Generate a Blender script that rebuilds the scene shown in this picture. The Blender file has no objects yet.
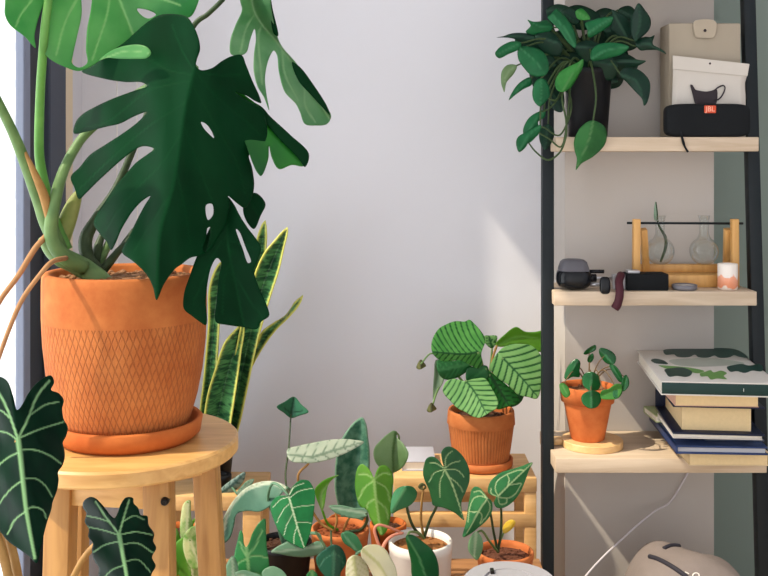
import bpy, bmesh, math, random
import numpy as np
from mathutils import Vector, Matrix
from mathutils.geometry import delaunay_2d_cdt

random.seed(7)
rng = np.random.default_rng(11)
C = bpy.context.scene.collection
F, CX, HY, CAMZ = 1000.0, 384.0, 160.0, 1.10      # focal length in pixels, horizon row, camera height


def W(px, py, Y):
    """a point seen at (px, py) that stands Y metres away"""
    return Vector(((px - CX) / F * Y, Y, CAMZ - (py - HY) / F * Y))


def zat(py, Y):
    return CAMZ - (py - HY) / F * Y


def xat(px, Y):
    return (px - CX) / F * Y


def Z(ox, oy, s, pts):
    return [(ox + x / s, oy + y / s) for x, y in pts]


# ------------------------------------------------------------------ materials
def lin(c):
    return tuple((v / 12.92 if v <= .04045 else ((v + .055) / 1.055) ** 2.4) for v in [x / 255 for x in c])


def col(c, k=1.0):
    r = lin(c)
    return (min(1, r[0] * k), min(1, r[1] * k), min(1, r[2] * k), 1)


def newmat(name):
    m = bpy.data.materials.new(name)
    m.use_nodes = True
    nt = m.node_tree
    return m, nt, nt.nodes['Principled BSDF'], nt.nodes['Material Output']


def plain(name, c, rough=.6, k=1.0, metal=0.0, var=.06, scale=30, bump=0.0, bscale=200, spec=.25):
    m, nt, p, out = newmat(name)
    L = nt.links
    p.inputs['Roughness'].default_value = rough
    p.inputs['Metallic'].default_value = metal
    p.inputs['Specular IOR Level'].default_value = spec
    tc = nt.nodes.new('ShaderNodeTexCoord')
    nz = nt.nodes.new('ShaderNodeTexNoise')
    nz.inputs['Scale'].default_value = scale
    nz.inputs['Detail'].default_value = 4
    L.new(tc.outputs['Object'], nz.inputs['Vector'])
    rp = nt.nodes.new('ShaderNodeMix'); rp.data_type = 'RGBA'
    b = col(c, k)
    rp.inputs['A'].default_value = tuple(v * (1 - var) for v in b[:3]) + (1,)
    rp.inputs['B'].default_value = tuple(min(1, v * (1 + var)) for v in b[:3]) + (1,)
    L.new(nz.outputs['Fac'], rp.inputs['Factor'])
    L.new(rp.outputs['Result'], p.inputs['Base Color'])
    if bump:
        n2 = nt.nodes.new('ShaderNodeTexNoise')
        n2.inputs['Scale'].default_value = bscale
        L.new(tc.outputs['Object'], n2.inputs['Vector'])
        bp = nt.nodes.new('ShaderNodeBump')
        bp.inputs['Strength'].default_value = bump
        bp.inputs['Distance'].default_value = .002
        L.new(n2.outputs['Fac'], bp.inputs['Height'])
        L.new(bp.outputs['Normal'], p.inputs['Normal'])
    return m


def wood(name, c1, c2, rough=.5, scale=6, axis=(1, 12, 12), k=1.0):
    m, nt, p, out = newmat(name)
    L = nt.links
    tc = nt.nodes.new('ShaderNodeTexCoord')
    mp = nt.nodes.new('ShaderNodeMapping')
    mp.inputs['Scale'].default_value = axis
    nz = nt.nodes.new('ShaderNodeTexNoise')
    nz.inputs['Scale'].default_value = scale
    nz.inputs['Detail'].default_value = 6
    nz.inputs['Distortion'].default_value = .6
    L.new(tc.outputs['Object'], mp.inputs['Vector'])
    L.new(mp.outputs['Vector'], nz.inputs['Vector'])
    cr = nt.nodes.new('ShaderNodeValToRGB')
    cr.color_ramp.elements[0].position = .3
    cr.color_ramp.elements[0].color = col(c1, k)
    cr.color_ramp.elements[1].position = .7
    cr.color_ramp.elements[1].color = col(c2, k)
    L.new(nz.outputs['Fac'], cr.inputs['Fac'])
    L.new(cr.outputs['Color'], p.inputs['Base Color'])
    p.inputs['Roughness'].default_value = rough
    bp = nt.nodes.new('ShaderNodeBump')
    bp.inputs['Strength'].default_value = .15
    bp.inputs['Distance'].default_value = .001
    L.new(nz.outputs['Fac'], bp.inputs['Height'])
    L.new(bp.outputs['Normal'], p.inputs['Normal'])
    return m


def leafmat(name, c, vein, rough=.38, trans=.2, tcol=None, mott=None, mscale=60, k=.78, bump=.35, spec=.25):
    """leaf skin: base and mottle colours, veins read from the mesh attribute, light passing through"""
    m, nt, p, out = newmat(name)
    L = nt.links
    tc = nt.nodes.new('ShaderNodeTexCoord')
    nz = nt.nodes.new('ShaderNodeTexNoise')
    nz.inputs['Scale'].default_value = mscale
    nz.inputs['Detail'].default_value = 5
    L.new(tc.outputs['Object'], nz.inputs['Vector'])
    cr = nt.nodes.new('ShaderNodeValToRGB')
    b = col(c, k)
    m2 = col(mott, k) if mott else tuple(min(1, v * 1.35) for v in b[:3]) + (1,)
    cr.color_ramp.elements[0].position = .35
    cr.color_ramp.elements[0].color = b
    cr.color_ramp.elements[1].position = .65
    cr.color_ramp.elements[1].color = m2
    L.new(nz.outputs['Fac'], cr.inputs['Fac'])
    at = nt.nodes.new('ShaderNodeAttribute')
    at.attribute_name = 'vein'
    mx = nt.nodes.new('ShaderNodeMix'); mx.data_type = 'RGBA'
    mx.inputs['B'].default_value = col(vein, k)
    L.new(at.outputs['Fac'], mx.inputs['Factor'])
    L.new(cr.outputs['Color'], mx.inputs['A'])
    L.new(mx.outputs['Result'], p.inputs['Base Color'])
    p.inputs['Roughness'].default_value = rough
    p.inputs['Specular IOR Level'].default_value = spec
    bp = nt.nodes.new('ShaderNodeBump')
    bp.inputs['Strength'].default_value = bump
    bp.inputs['Distance'].default_value = .002
    bp.invert = True
    L.new(at.outputs['Fac'], bp.inputs['Height'])
    L.new(bp.outputs['Normal'], p.inputs['Normal'])
    if trans > 0:
        tr = nt.nodes.new('ShaderNodeBsdfTranslucent')
        if tcol:
            tr.inputs['Color'].default_value = col(tcol)
        else:
            hs = nt.nodes.new('ShaderNodeHueSaturation')
            hs.inputs['Value'].default_value = 1.7
            hs.inputs['Hue'].default_value = .49
            L.new(mx.outputs['Result'], hs.inputs['Color'])
            L.new(hs.outputs['Color'], tr.inputs['Color'])
        ms = nt.nodes.new('ShaderNodeMixShader')
        ms.inputs['Fac'].default_value = trans
        L.new(p.outputs['BSDF'], ms.inputs[1])
        L.new(tr.outputs['BSDF'], ms.inputs[2])
        L.new(ms.outputs['Shader'], out.inputs['Surface'])
    return m


def potmat(name, c1, c2, mode=None, n=74, rough=.8, vcell=.028, v0=0, v1=1, depth=.5):
    """fired clay; mode 'lattice' cuts crossing diagonal grooves, 'ribs' cuts upright grooves, between heights v0 and v1 (UV)"""
    m, nt, p, out = newmat(name)
    L = nt.links
    tc = nt.nodes.new('ShaderNodeTexCoord')
    nz = nt.nodes.new('ShaderNodeTexNoise')
    nz.inputs['Scale'].default_value = 14
    nz.inputs['Detail'].default_value = 7
    nz.inputs['Roughness'].default_value = .65
    L.new(tc.outputs['Object'], nz.inputs['Vector'])
    cr = nt.nodes.new('ShaderNodeValToRGB')
    cr.color_ramp.elements[0].position = .32
    cr.color_ramp.elements[0].color = col(c1)
    cr.color_ramp.elements[1].position = .68
    cr.color_ramp.elements[1].color = col(c2)
    L.new(nz.outputs['Fac'], cr.inputs['Fac'])
    p.inputs['Roughness'].default_value = rough
    p.inputs['Specular IOR Level'].default_value = .25
    n2 = nt.nodes.new('ShaderNodeTexNoise')
    n2.inputs['Scale'].default_value = 260
    L.new(tc.outputs['Object'], n2.inputs['Vector'])

    def math_(op, a, b=None):
        q = nt.nodes.new('ShaderNodeMath'); q.operation = op
        for i, v in enumerate((a, b)):
            if v is None: continue
            if isinstance(v, (int, float)): q.inputs[i].default_value = v
            else: L.new(v, q.inputs[i])
        return q.outputs[0]
    colr = cr.outputs['Color']
    h = math_('MULTIPLY', n2.outputs['Fac'], .15)
    if mode:
        sx = nt.nodes.new('ShaderNodeSeparateXYZ')
        L.new(tc.outputs['UV'], sx.inputs[0])
        u, v = sx.outputs[0], sx.outputs[1]
        wob = nt.nodes.new('ShaderNodeTexNoise'); wob.inputs['Scale'].default_value = 25
        L.new(tc.outputs['Object'], wob.inputs['Vector'])
        un = math_('ADD', math_('MULTIPLY', u, n), math_('MULTIPLY', wob.outputs['Fac'], .5))
        vn = math_('DIVIDE', v, vcell)

        def groove(x, w):
            a = math_('ABSOLUTE', math_('SUBTRACT', math_('FRACT', x), .5))      # .5 at the line
            return math_('MINIMUM', math_('MAXIMUM', math_('DIVIDE', math_('SUBTRACT', a, .5 - w), w), 0), 1)
        if mode == 'lattice':
            g = math_('MAXIMUM', groove(math_('ADD', un, vn), .16), groove(math_('SUBTRACT', un, vn), .16))
        else:
            g = groove(un, .3)
        gate = math_('MULTIPLY', math_('GREATER_THAN', v, v0), math_('LESS_THAN', v, v1))
        g = math_('MULTIPLY', g, gate)
        mx = nt.nodes.new('ShaderNodeMix'); mx.data_type = 'RGBA'
        L.new(math_('MULTIPLY', g, depth), mx.inputs['Factor'])
        L.new(colr, mx.inputs['A'])
        mx.inputs['B'].default_value = col(tuple(x * .58 for x in c1))
        colr = mx.outputs['Result']
        h = math_('SUBTRACT', h, g)
    L.new(colr, p.inputs['Base Color'])
    bp = nt.nodes.new('ShaderNodeBump')
    bp.inputs['Strength'].default_value = .6
    bp.inputs['Distance'].default_value = .0015
    L.new(h, bp.inputs['Height'])
    L.new(bp.outputs['Normal'], p.inputs['Normal'])
    return m


def glassmat(name, tint=(1, 1, 1), strength=.9):
    m, nt, p, out = newmat(name)
    L = nt.links
    nt.nodes.remove(p)
    t = nt.nodes.new('ShaderNodeBsdfTransparent')
    t.inputs['Color'].default_value = (*tint, 1)
    g = nt.nodes.new('ShaderNodeBsdfGlossy')
    g.inputs['Roughness'].default_value = .03
    lw = nt.nodes.new('ShaderNodeLayerWeight')
    lw.inputs['Blend'].default_value = .25
    q = nt.nodes.new('ShaderNodeMath'); q.operation = 'MULTIPLY'
    q.inputs[1].default_value = strength
    L.new(lw.outputs['Facing'], q.inputs[0])
    ms = nt.nodes.new('ShaderNodeMixShader')
    L.new(q.outputs[0], ms.inputs['Fac'])
    L.new(t.outputs[0], ms.inputs[1])
    L.new(g.outputs[0], ms.inputs[2])
    L.new(ms.outputs[0], out.inputs['Surface'])
    return m


# ------------------------------------------------------------------ objects
def thing(name, loc, label, cat, group=None):
    o = bpy.data.objects.new(name, None)
    o.empty_display_size = .05
    C.objects.link(o)
    o.location = loc
    return tag(o, label, cat, group)


def tag(o, label, cat, group=None):
    o['label'] = label
    o['category'] = cat
    if group: o['group'] = group
    return o


def off(parent):
    o = Vector((0, 0, 0))
    while parent:
        o += Vector(parent.location); parent = parent.parent
    return o


def mk(name, verts, faces, mat, parent=None, smooth=True, uvs=None, label=None, origin=None):
    o0 = off(parent)
    loc = Vector(origin) - o0 if origin is not None else Vector((0, 0, 0))
    base = o0 + loc
    me = bpy.data.meshes.new(name)
    me.from_pydata([tuple(Vector(v) - base) for v in verts], [], faces)
    me.update()
    if smooth:
        me.polygons.foreach_set('use_smooth', [True] * len(me.polygons))
    if uvs:
        ul = me.uv_layers.new(name='UVMap')
        for lp in me.loops:
            ul.data[lp.index].uv = uvs[lp.vertex_index]
    if mat: me.materials.append(mat)
    o = bpy.data.objects.new(name, me)
    C.objects.link(o)
    o.location = loc
    if parent: o.parent = parent
    if label: o['label'] = label
    return o


def struct(o):
    o['kind'] = 'structure'
    return o


class G:
    """a bag of geometry that becomes one mesh"""
    def __init__(s): s.v, s.f = [], []

    def add(s, v, f):
        n = len(s.v)
        s.v += [Vector(x) for x in v]
        s.f += [tuple(i + n for i in q) for q in f]
        return s

    def box(s, x0, x1, y0, y1, z0, z1, bev=.0, M=None):
        bm = bmesh.new()
        bmesh.ops.create_cube(bm, size=1)
        for v in bm.verts:
            v.co = Vector(((x0 + x1) / 2 + v.co.x * (x1 - x0), (y0 + y1) / 2 + v.co.y * (y1 - y0), (z0 + z1) / 2 + v.co.z * (z1 - z0)))
        if bev:
            bmesh.ops.bevel(bm, geom=bm.edges[:], offset=bev, segments=2, affect='EDGES', profile=.5)
        s.bm(bm, M)
        return s

    def bm(s, bm, M=None):
        bm.verts.ensure_lookup_table(); bm.verts.index_update()
        s.add([(M @ v.co) if M else v.co.copy() for v in bm.verts], [[v.index for v in f.verts] for f in bm.faces])
        bm.free()
        return s

    def beam(s, a, b, w, d, bev=.002, up=Vector((0, 1, 0)), ext=0):
        """square bar from a to b, w across, d deep (towards 'up')"""
        a, b = Vector(a), Vector(b)
        zz = (b - a).normalized()
        yy = (up - zz * up.dot(zz)).normalized()
        xx = yy.cross(zz)
        M = Matrix((xx, yy, zz)).transposed().to_4x4()
        M.translation = (a + b) / 2
        return s.box(-w / 2, w / 2, -d / 2, d / 2, -(b - a).length / 2 - ext, (b - a).length / 2 + ext, bev, M)

    def lathe(s, prof, c=(0, 0, 0), seg=48, axis=None):
        """prof: (r, z) from bottom centre round to the end; closes poles where r = 0"""
        n = len(s.v); c = Vector(c); rows = []
        M = axis
        for r, z in prof:
            if r < 1e-6:
                p = Vector((0, 0, z)); p = (M @ p if M else p) + c
                rows.append([len(s.v)]); s.v.append(p)
            else:
                row = []
                for i in range(seg):
                    a = 2 * math.pi * i / seg
                    p = Vector((r * math.cos(a), r * math.sin(a), z)); p = (M @ p if M else p) + c
                    row.append(len(s.v)); s.v.append(p)
                rows.append(row)
        for a, b in zip(rows, rows[1:]):
            for i in range(seg):
                j = (i + 1) % seg
                if len(a) == 1 and len(b) == 1: continue
                if len(a) == 1: s.f.append((a[0], b[j], b[i]))
                elif len(b) == 1: s.f.append((a[i], a[j], b[0]))
                else: s.f.append((a[i], a[j], b[j], b[i]))
        return s

    def tube(s, pts, rad, seg=8, closed_ends=True):
        P = [Vector(p) for p in pts]
        n = len(P)
        R = rad if isinstance(rad, (list, tuple)) else [rad] * n
        T = [(P[min(i + 1, n - 1)] - P[max(i - 1, 0)]).normalized() for i in range(n)]
        ref = Vector((0, 1, 0)) if abs(T[0].y) < .9 else Vector((1, 0, 0))
        N = (ref - T[0] * ref.dot(T[0])).normalized()
        rows = []
        for i in range(n):
            N = (N - T[i] * N.dot(T[i])).normalized()
            B = T[i].cross(N)
            row = []
            for k in range(seg):
                a = 2 * math.pi * k / seg
                row.append(len(s.v)); s.v.append(P[i] + (N * math.cos(a) + B * math.sin(a)) * R[i])
            rows.append(row)
        for a, b in zip(rows, rows[1:]):
            for i in range(seg):
                j = (i + 1) % seg
                s.f.append((a[i], a[j], b[j], b[i]))
        if closed_ends:
            s.f.append(tuple(reversed(rows[0]))); s.f.append(tuple(rows[-1]))
        return s

    def make(s, name, mat, parent=None, smooth=False, **k):
        o = mk(name, s.v, s.f, mat, parent, smooth, **k)
        return o


def autosmooth(o, deg=40):
    me = o.data
    me.polygons.foreach_set('use_smooth', [True] * len(me.polygons))
    me.set_sharp_from_angle(angle=math.radians(deg))
    return o


def crv(pts, n=6):
    """open Catmull-Rom through tuples of any length"""
    P = [np.array(p, float) for p in pts]
    P = [2 * P[0] - P[1]] + P + [2 * P[-1] - P[-2]]
    out = []
    for i in range(1, len(P) - 2):
        for k in range(n):
            t = k / n
            a, b, c, d = P[i - 1], P[i], P[i + 1], P[i + 2]
            out.append(.5 * (2 * b + (c - a) * t + (2 * a - 5 * b + 4 * c - d) * t * t + (3 * b - a - 3 * c + d) * t ** 3))
    out.append(P[-2])
    return out


def loop(pts, step=1.6):
    """closed, rounded outline sampled about every 'step' pixels (centripetal Catmull-Rom)"""
    P = [np.array(p, float) for p in pts]
    n = len(P); out = []
    for i in range(n):
        p0, p1, p2, p3 = P[i - 1], P[i], P[(i + 1) % n], P[(i + 2) % n]
        d1 = max(np.linalg.norm(p1 - p0), 1e-6) ** .5
        d2 = max(np.linalg.norm(p2 - p1), 1e-6) ** .5
        d3 = max(np.linalg.norm(p3 - p2), 1e-6) ** .5
        m1 = d2 * ((p1 - p0) / d1 - (p2 - p0) / (d1 + d2) + (p2 - p1) / d2)
        m2 = d2 * ((p2 - p1) / d2 - (p3 - p1) / (d2 + d3) + (p3 - p2) / d3)
        k = max(1, int(math.ceil(np.linalg.norm(p2 - p1) / step)))
        for j in range(k):
            t = j / k
            out.append((2 * t ** 3 - 3 * t * t + 1) * p1 + (t ** 3 - 2 * t * t + t) * m1 + (-2 * t ** 3 + 3 * t * t) * p2 + (t ** 3 - t * t) * m2)
    return np.array(out)


def inside(poly, q):
    x, y = q[:, 0], q[:, 1]
    r = np.zeros(len(q), bool)
    a = poly; b = np.roll(poly, -1, 0)
    for (x0, y0), (x1, y1) in zip(a, b):
        if y0 == y1: continue
        c = ((y0 > y) != (y1 > y)) & (x < (x1 - x0) * (y - y0) / (y1 - y0) + x0)
        r ^= c
    return r


def segdist(q, poly):
    """distance of points q to an open polyline"""
    d = np.full(len(q), 1e9)
    for a, b in zip(poly[:-1], poly[1:]):
        a = np.asarray(a, float); ab = np.asarray(b, float) - a
        t = np.clip(((q - a) @ ab) / max(ab @ ab, 1e-9), 0, 1)
        d = np.minimum(d, np.linalg.norm(q - a - t[:, None] * ab, axis=1))
    return d


def leaf(parent, outline, rib, d0, mat, tilt=0., cross=0., fold=0., droop=0., curl=0., veins=(), vw=1.0, holes=(),
         stripes=None, edge=None, ribw=1.2, step=1.6, grid=2.4, name='leaf', petiole=None, pmat=None, label=None, wave=0., th=.0007,
         raise_=None):
    """A blade cut to its own outline and bent in space. rib: midrib from leaf base to tip; d0: distance at the base;
    tilt / droop: how the distance changes to the tip; fold > 0: halves fold towards the room; stripes: (count, lean, bow, width)."""
    rib = [np.array(p, float) for p in rib]
    ol = loop(outline, step)
    hl = [loop(h, step) for h in holes]
    lo, hi = ol.min(0), ol.max(0)
    gx = np.arange(lo[0], hi[0], grid); gy = np.arange(lo[1], hi[1], grid * .866)
    q = np.array([(x + (grid / 2 if j % 2 else 0), y) for j, y in enumerate(gy) for x in gx])
    q = q[inside(ol, q)]
    allloops = [ol] + hl
    for h in hl: q = q[~inside(h, q)]
    for lp in allloops:
        q = q[segdist(q, np.vstack([lp, lp[:1]])) > grid * .5]
    pts = [tuple(p) for p in ol]; edges = [(i, (i + 1) % len(ol)) for i in range(len(ol))]
    for h in hl:
        n0 = len(pts); pts += [tuple(p) for p in h]
        edges += [(n0 + i, n0 + (i + 1) % len(h)) for i in range(len(h))]
    pts += [tuple(p) for p in q]
    vs, es, fs, *_ = delaunay_2d_cdt([Vector(p) for p in pts], edges, [], 0, 1e-5)
    V = np.array([(v.x, v.y) for v in vs])
    Fc = np.array([f for f in fs if len(f) == 3])
    cen = V[Fc].mean(1)
    ok = inside(ol, cen)
    for h in hl: ok &= ~inside(h, cen)
    Fc = Fc[ok]
    used = np.unique(Fc); remap = -np.ones(len(V), int); remap[used] = np.arange(len(used))
    V = V[used]; Fc = remap[Fc]
    a, b = rib[0], rib[-1]
    ab = b - a; Ln = np.linalg.norm(ab); u = ab / Ln; nrm = np.array((-u[1], u[0]))
    t = ((V - a) @ u) / Ln
    s = (V - a) @ nrm
    # distance off the (curved) rib
    rc = crv([tuple(p) for p in rib], 5) if len(rib) > 2 else rib
    if len(rib) > 2:
        rt = np.array([((p - a) @ u) / Ln for p in rc]); rs = np.array([(p - a) @ nrm for p in rc])
        s = s - np.interp(np.clip(t, 0, 1), rt, rs)
    sa = np.abs(s) / 100
    d = d0 + tilt * t + droop * t * t + cross * s / 100 - fold * sa + curl * sa * sa
    if wave:
        d = d + wave * np.sin(t * 9 + s * .11) * np.minimum(1, sa * 6)
    if raise_: d = d + raise_(V)
    vein = np.zeros(len(V))

    def sm(x): x = np.clip(x, 0, 1); return x * x * (3 - 2 * x)
    if ribw:
        vein = np.maximum(vein, sm(1.6 - segdist(V, rc) / (ribw * (1.25 - .6 * np.clip(t, 0, 1)))))
    for pl in veins:
        w = vw
        if isinstance(pl, dict): w = pl['w']; pl = pl['p']
        vein = np.maximum(vein, sm(1.5 - segdist(V, crv(pl, 5)) / w))
    if stripes:
        cnt, lean, bow, wd = stripes
        ph = (t * Ln - lean * np.abs(s) - bow * s * s / Ln) / Ln * cnt
        fr = np.abs(ph - np.round(ph))           # 0 on the stripe
        vein = np.maximum(vein, sm((wd - fr) / (wd * .6)) * (np.abs(s) > .5))
    if edge:
        vein = np.maximum(vein, sm(1.4 - segdist(V, np.vstack([ol, ol[:1]])) / edge))
    verts = [W(x, y, dd) for (x, y), dd in zip(V, d)]
    base = W(a[0], a[1], d0)
    o = mk(name, verts, [tuple(int(i) for i in f) for f in Fc], mat, parent, True, label=label, origin=base)
    at = o.data.attributes.new('vein', 'FLOAT', 'POINT')
    at.data.foreach_set('value', vein.astype(np.float32))
    md = o.modifiers.new('thickness', 'SOLIDIFY'); md.thickness = th; md.offset = 0
    if petiole:
        stalk(o, petiole, pmat or mat)
    return o


def stalk(parent, pts, mat, name='petiole', n=6, seg=8, label=None):
    """round stalk through (px, py, Y, radius in px)"""
    c = crv(pts, n)
    return G().tube([W(p[0], p[1], p[2]) for p in c], [max(.0004, p[3] / F * p[2]) for p in c], seg).make(name, mat, parent, True, label=label)


def pot(name, parent, prof, c, mat, seg=64, label=None, H=None):
    """turned vessel with UV (turn, height 0..1)"""
    zs = [z for r, z in prof]; z0, z1 = min(zs), max(zs)
    verts, faces, uvs = [], [], []
    c = Vector(c)
    for r, z in prof:
        for i in range(seg + 1):
            a = 2 * math.pi * i / seg
            verts.append(c + Vector((r * math.cos(a), r * math.sin(a), z)))
            uvs.append((i / seg, (z - z0) / (z1 - z0)))
    n = seg + 1
    for k in range(len(prof) - 1):
        for i in range(seg):
            a = k * n + i
            faces.append((a, a + 1, a + 1 + n, a + n))
    return mk(name, verts, faces, mat, parent, True, uvs=uvs, label=label)


def soil(parent, c, r, mat, bumps=90, h=.006, sz=.004):
    g = G()
    c = Vector(c)
    prof = [(0, h * .4), (r * .4, h * .4), (r * .8, h * .15), (r, 0), (r, -.02), (0, -.02)]
    g.lathe(list(reversed(prof)), c, 32)
    for _ in range(bumps):
        a = random.random() * 6.283; q = r * .95 * math.sqrt(random.random())
        bm = bmesh.new(); bmesh.ops.create_icosphere(bm, subdivisions=1, radius=sz * random.uniform(.5, 1.2))
        g.bm(bm, Matrix.Translation(c + Vector((q * math.cos(a), q * math.sin(a), h * .3))) @ Matrix.Diagonal((1, random.uniform(.5, 1), .7, 1)))
    return g.make('soil', mat, parent, False)

# ================================================================== the room
XL, YB = -.779, 2.58           # left wall plane, back wall plane
wallm = plain('wall_paint', (212, 211, 216), .85, var=.015, scale=5, bump=.12, bscale=350, spec=.2)
colm = plain('shaded_column_paint', (186, 178, 171), .85, var=.015, scale=5, bump=.12, bscale=350, spec=.2)  # wall paint darkened: the column's weaker light is put into its colour
sagem = plain('sage_paint', (128, 140, 132), .8, var=.03, scale=4, spec=.2)
creamm = plain('cream_reveal', (222, 205, 176), .8, var=.03)
framem = plain('slate_frame', (58, 66, 80), .45, var=.04)
framed = plain('charcoal_frame', (34, 38, 46), .45, var=.04)
frameb = plain('blue_grey_frame', (128, 136, 156), .45, var=.04)
whitem = plain('white_siding', (238, 238, 238), .7, var=.02)
floorm = wood('oak_floor', (190, 170, 144), (212, 194, 168), .45, 3, (14, 1, 1))

struct(G().box(XL - .1, 1.7, -.5, 2.9, -.06, 0).make('floor', floorm))
struct(G().box(XL - .1, 1.7, -1.0, 2.9, 2.75, 2.82).make('ceiling', wallm))
struct(G().box(XL - .1, .60, YB, YB + .1, 0, 2.75).make('wall_back', wallm))
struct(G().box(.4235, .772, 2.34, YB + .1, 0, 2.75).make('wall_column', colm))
struct(G().box(.772, 1.7, 2.62, 2.72, 0, 2.75).make('wall_recess', sagem))
struct(G().box(1.7, 1.8, .2, 2.72, 0, 2.75).make('wall_right', wallm))
WY0, WY1, WH = -.75, 2.40, 2.43         # the window opening in the left wall and its head
g = G()
g.box(XL - .1, XL, -1.0, WY0, 0, 2.75)
g.box(XL - .1, XL, WY0, WY1, WH + .16, 2.75)
g.box(XL - .1, XL, WY0, WY1, 0, .12)
g.box(XL - .1, XL, WY1, YB, 0, 2.75)
struct(g.make('wall_left', wallm))
struct(G().box(XL - .012, XL + .004, 2.415, 2.49, 0, 2.75).make('trim_1', creamm))
wf = G()                        # slate casing round the opening
wf.box(XL - .02, XL + .012, 2.298, 2.415, 0, WH + .165, .004)
wf.box(XL - .02, XL + .012, WY0 - .1, 2.298, WH, WH + .165, .004)
wf.box(XL - .02, XL + .012, WY0 - .1, 2.298, .06, .14, .004)
win = struct(wf.make('window_1', framem))
g = G()
g.box(XL - .02, XL - .002, 2.205, 2.298, .14, WH, .003)
g.make('window_frame', framed, win)
g = G()
g.box(XL - .02, XL - .0, 2.165, 2.205, .14, WH, .003)
g.box(XL - .02, XL - .0, .62, .69, .14, WH, .003)
g.box(XL - .02, XL - .0, WY0, WY0 + .06, .14, WH, .003)
g.box(XL - .02, XL - .0, WY0, 2.165, .14, .18, .003)
g.box(XL - .02, XL - .0, WY0, 2.165, WH - .02, WH, .003)
g.make('window_sash', frameb, win)
pane = glassmat('window_glass', (.98, .99, .99), .25)
G().box(XL - .012, XL - .008, .69, 2.165, .18, WH - .02).make('window_pane', pane, win)
G().box(XL - .012, XL - .008, WY0 + .06, .62, .18, WH - .02).make('window_pane', pane, win)
# pale boarded house across the yard
g = G()
for k in range(26):
    z = -.4 + k * .17
    g.add([(-5, 4.6, z), (-1.2, 4.6, z), (-1.2, 4.585, z), (-5, 4.585, z), (-5, 4.6, z + .17), (-1.2, 4.6, z + .17)],
          [(0, 3, 2, 1), (3, 4, 5, 2)])
g.box(-5, -1.2, 4.62, 4.8, -.4, 4)
hs = g.make('neighbouring_house', whitem)
tag(hs, 'white boarded house wall outside the window on the left', 'building')

# cords beside the window
cordm = plain('white_cord', (226, 222, 216), .7)
cord = G()
cord.tube([W(117, -60, 2.5), W(117, 264, 2.5), W(118, 330, 2.5)], .0016, 6)
cord.tube([W(137, -60, 2.5), W(137, 120, 2.5), W(138, 330, 2.5)], .0013, 6)
tag(cord.make('blind_cord', cordm, None, True), 'thin white double pull cord hanging on the wall behind the split-leaf plant', 'cord')

# ================================================================== stool
SX, SY, SZ = xat(122, 1.39), 1.39, zat(437, 1.39)
pine = wood('pale_wood', (196, 146, 82), (220, 174, 108), .42, 5, (2, 16, 16))
pinel = wood('leg_wood', (158, 110, 54), (188, 140, 78), .5, 5, (16, 16, 1.5))
boltm = plain('dark_bolt', (40, 36, 34), .35, metal=.7)
dowm = plain('dowel_plug', (150, 80, 44), .6)
st = thing('wooden_stool', (SX, SY, 0), 'round pale wooden stool carrying the big terracotta pot', 'stool')
R = .160
g = G().lathe([(0, SZ - .022), (R - .003, SZ - .022), (R, SZ - .019), (R, SZ - .003), (R - .003, SZ), (0, SZ)], (SX, SY, 0), 96)
autosmooth(g.make('seat', pine, st), 35)
legpos = [(.075, -.104, .010, -.02), (.104, .060, .022, .02), (-.090, .085, -.015, .03), (-.057, -.080, -.006, -.02)]
zt = SZ - .022
for i, (dx, dy, sx, sy) in enumerate(legpos):
    a = math.atan2(dy, dx)
    up = Vector((.06, 1, 0))
    top = Vector((SX + dx, SY + dy, zt)); bot = Vector((SX + dx + sx * 1.6, SY + dy + sy * 1.6, 0))
    lg = autosmooth(G().beam(top, bot, .034, .034, .0025, up).make('leg', pinel, st), 35)
    if i == 0:
        c = W(165, 501, SY + dy - .0185)
        q = G()
        ax = Matrix.Rotation(math.radians(90), 4, 'X')
        q.lathe([(0, .006), (.0038, .006), (.0048, .0045), (.0055, 0), (.0055, -.01)], c, 20, ax)
        q.lathe([(0, .0072), (.0022, .0072), (.0024, .0045)], c, 6, ax)
        autosmooth(q.make('bolt', boltm, lg), 35)
g = G()
A = [Vector((SX + dx * .93, SY + dy * .93, zt - .024)) for dx, dy, _, _ in legpos]
for a, b in ((0, 2), (1, 3)):
    g.beam(A[a], A[b], .024, .044, .002, Vector((0, 0, 1)))
autosmooth(g.make('cross_rail', pine, st), 35)
ap = autosmooth(G().beam(A[3] + Vector((.0, -.006, .002)), A[0] + Vector((-.01, .0, .002)), .02, .040, .002, Vector((0, 0, 1))).make('apron', pine, st), 35)
c = (A[3] * .48 + A[0] * .52) + Vector((-.003, -.016, 0))
G().lathe([(0, .0008), (.0035, .0008), (.0035, -.006)], (c.x, c.y + .006, zat(502, c.y)), 16, Matrix.Rotation(math.radians(90), 4, 'X')).make('dowel', dowm, ap)

# ================================================================== the big pot
claym = potmat('terracotta_lattice', (166, 86, 38), (196, 118, 62), 'lattice', 78, vcell=.105, v0=.03, v1=.71, depth=.4)
clayp = potmat('terracotta_plain', (176, 88, 36), (198, 112, 54))
sr = .101
sau = pot('saucer', None, [(.001, .001), (sr - .012, 0), (sr - .003, .008), (sr, .026), (sr - .003, .029), (sr - .008, .027), (sr - .014, .009), (.001, .008)],
          (xat(129, 1.39), SY, SZ), clayp, 80)
tag(sau, 'wide terracotta saucer under the lattice-carved pot on the stool', 'saucer')
PZ = SZ + .0095
PXC = xat(125.5, 1.39)
PH = zat(271, 1.39) - PZ
mon = thing('monstera_plant', (PXC, SY, PZ), 'huge split-leaf plant in a lattice-carved terracotta pot on the stool', 'potted plant')
prof = [(.001, 0), (.070, 0), (.080, .001), (.0855, .005), (.0925, .018), (.102, .05), (.109, .085), (.1135, .125), (.1152, .16), (.1152, PH * .93), (.1145, PH - .003), (.112, PH),
        (.105, PH), (.1025, PH - .004), (.101, PH - .02), (.098, PH - .05)]
prof = [(r * .968, z) for r, z in prof]
pp = []
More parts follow.
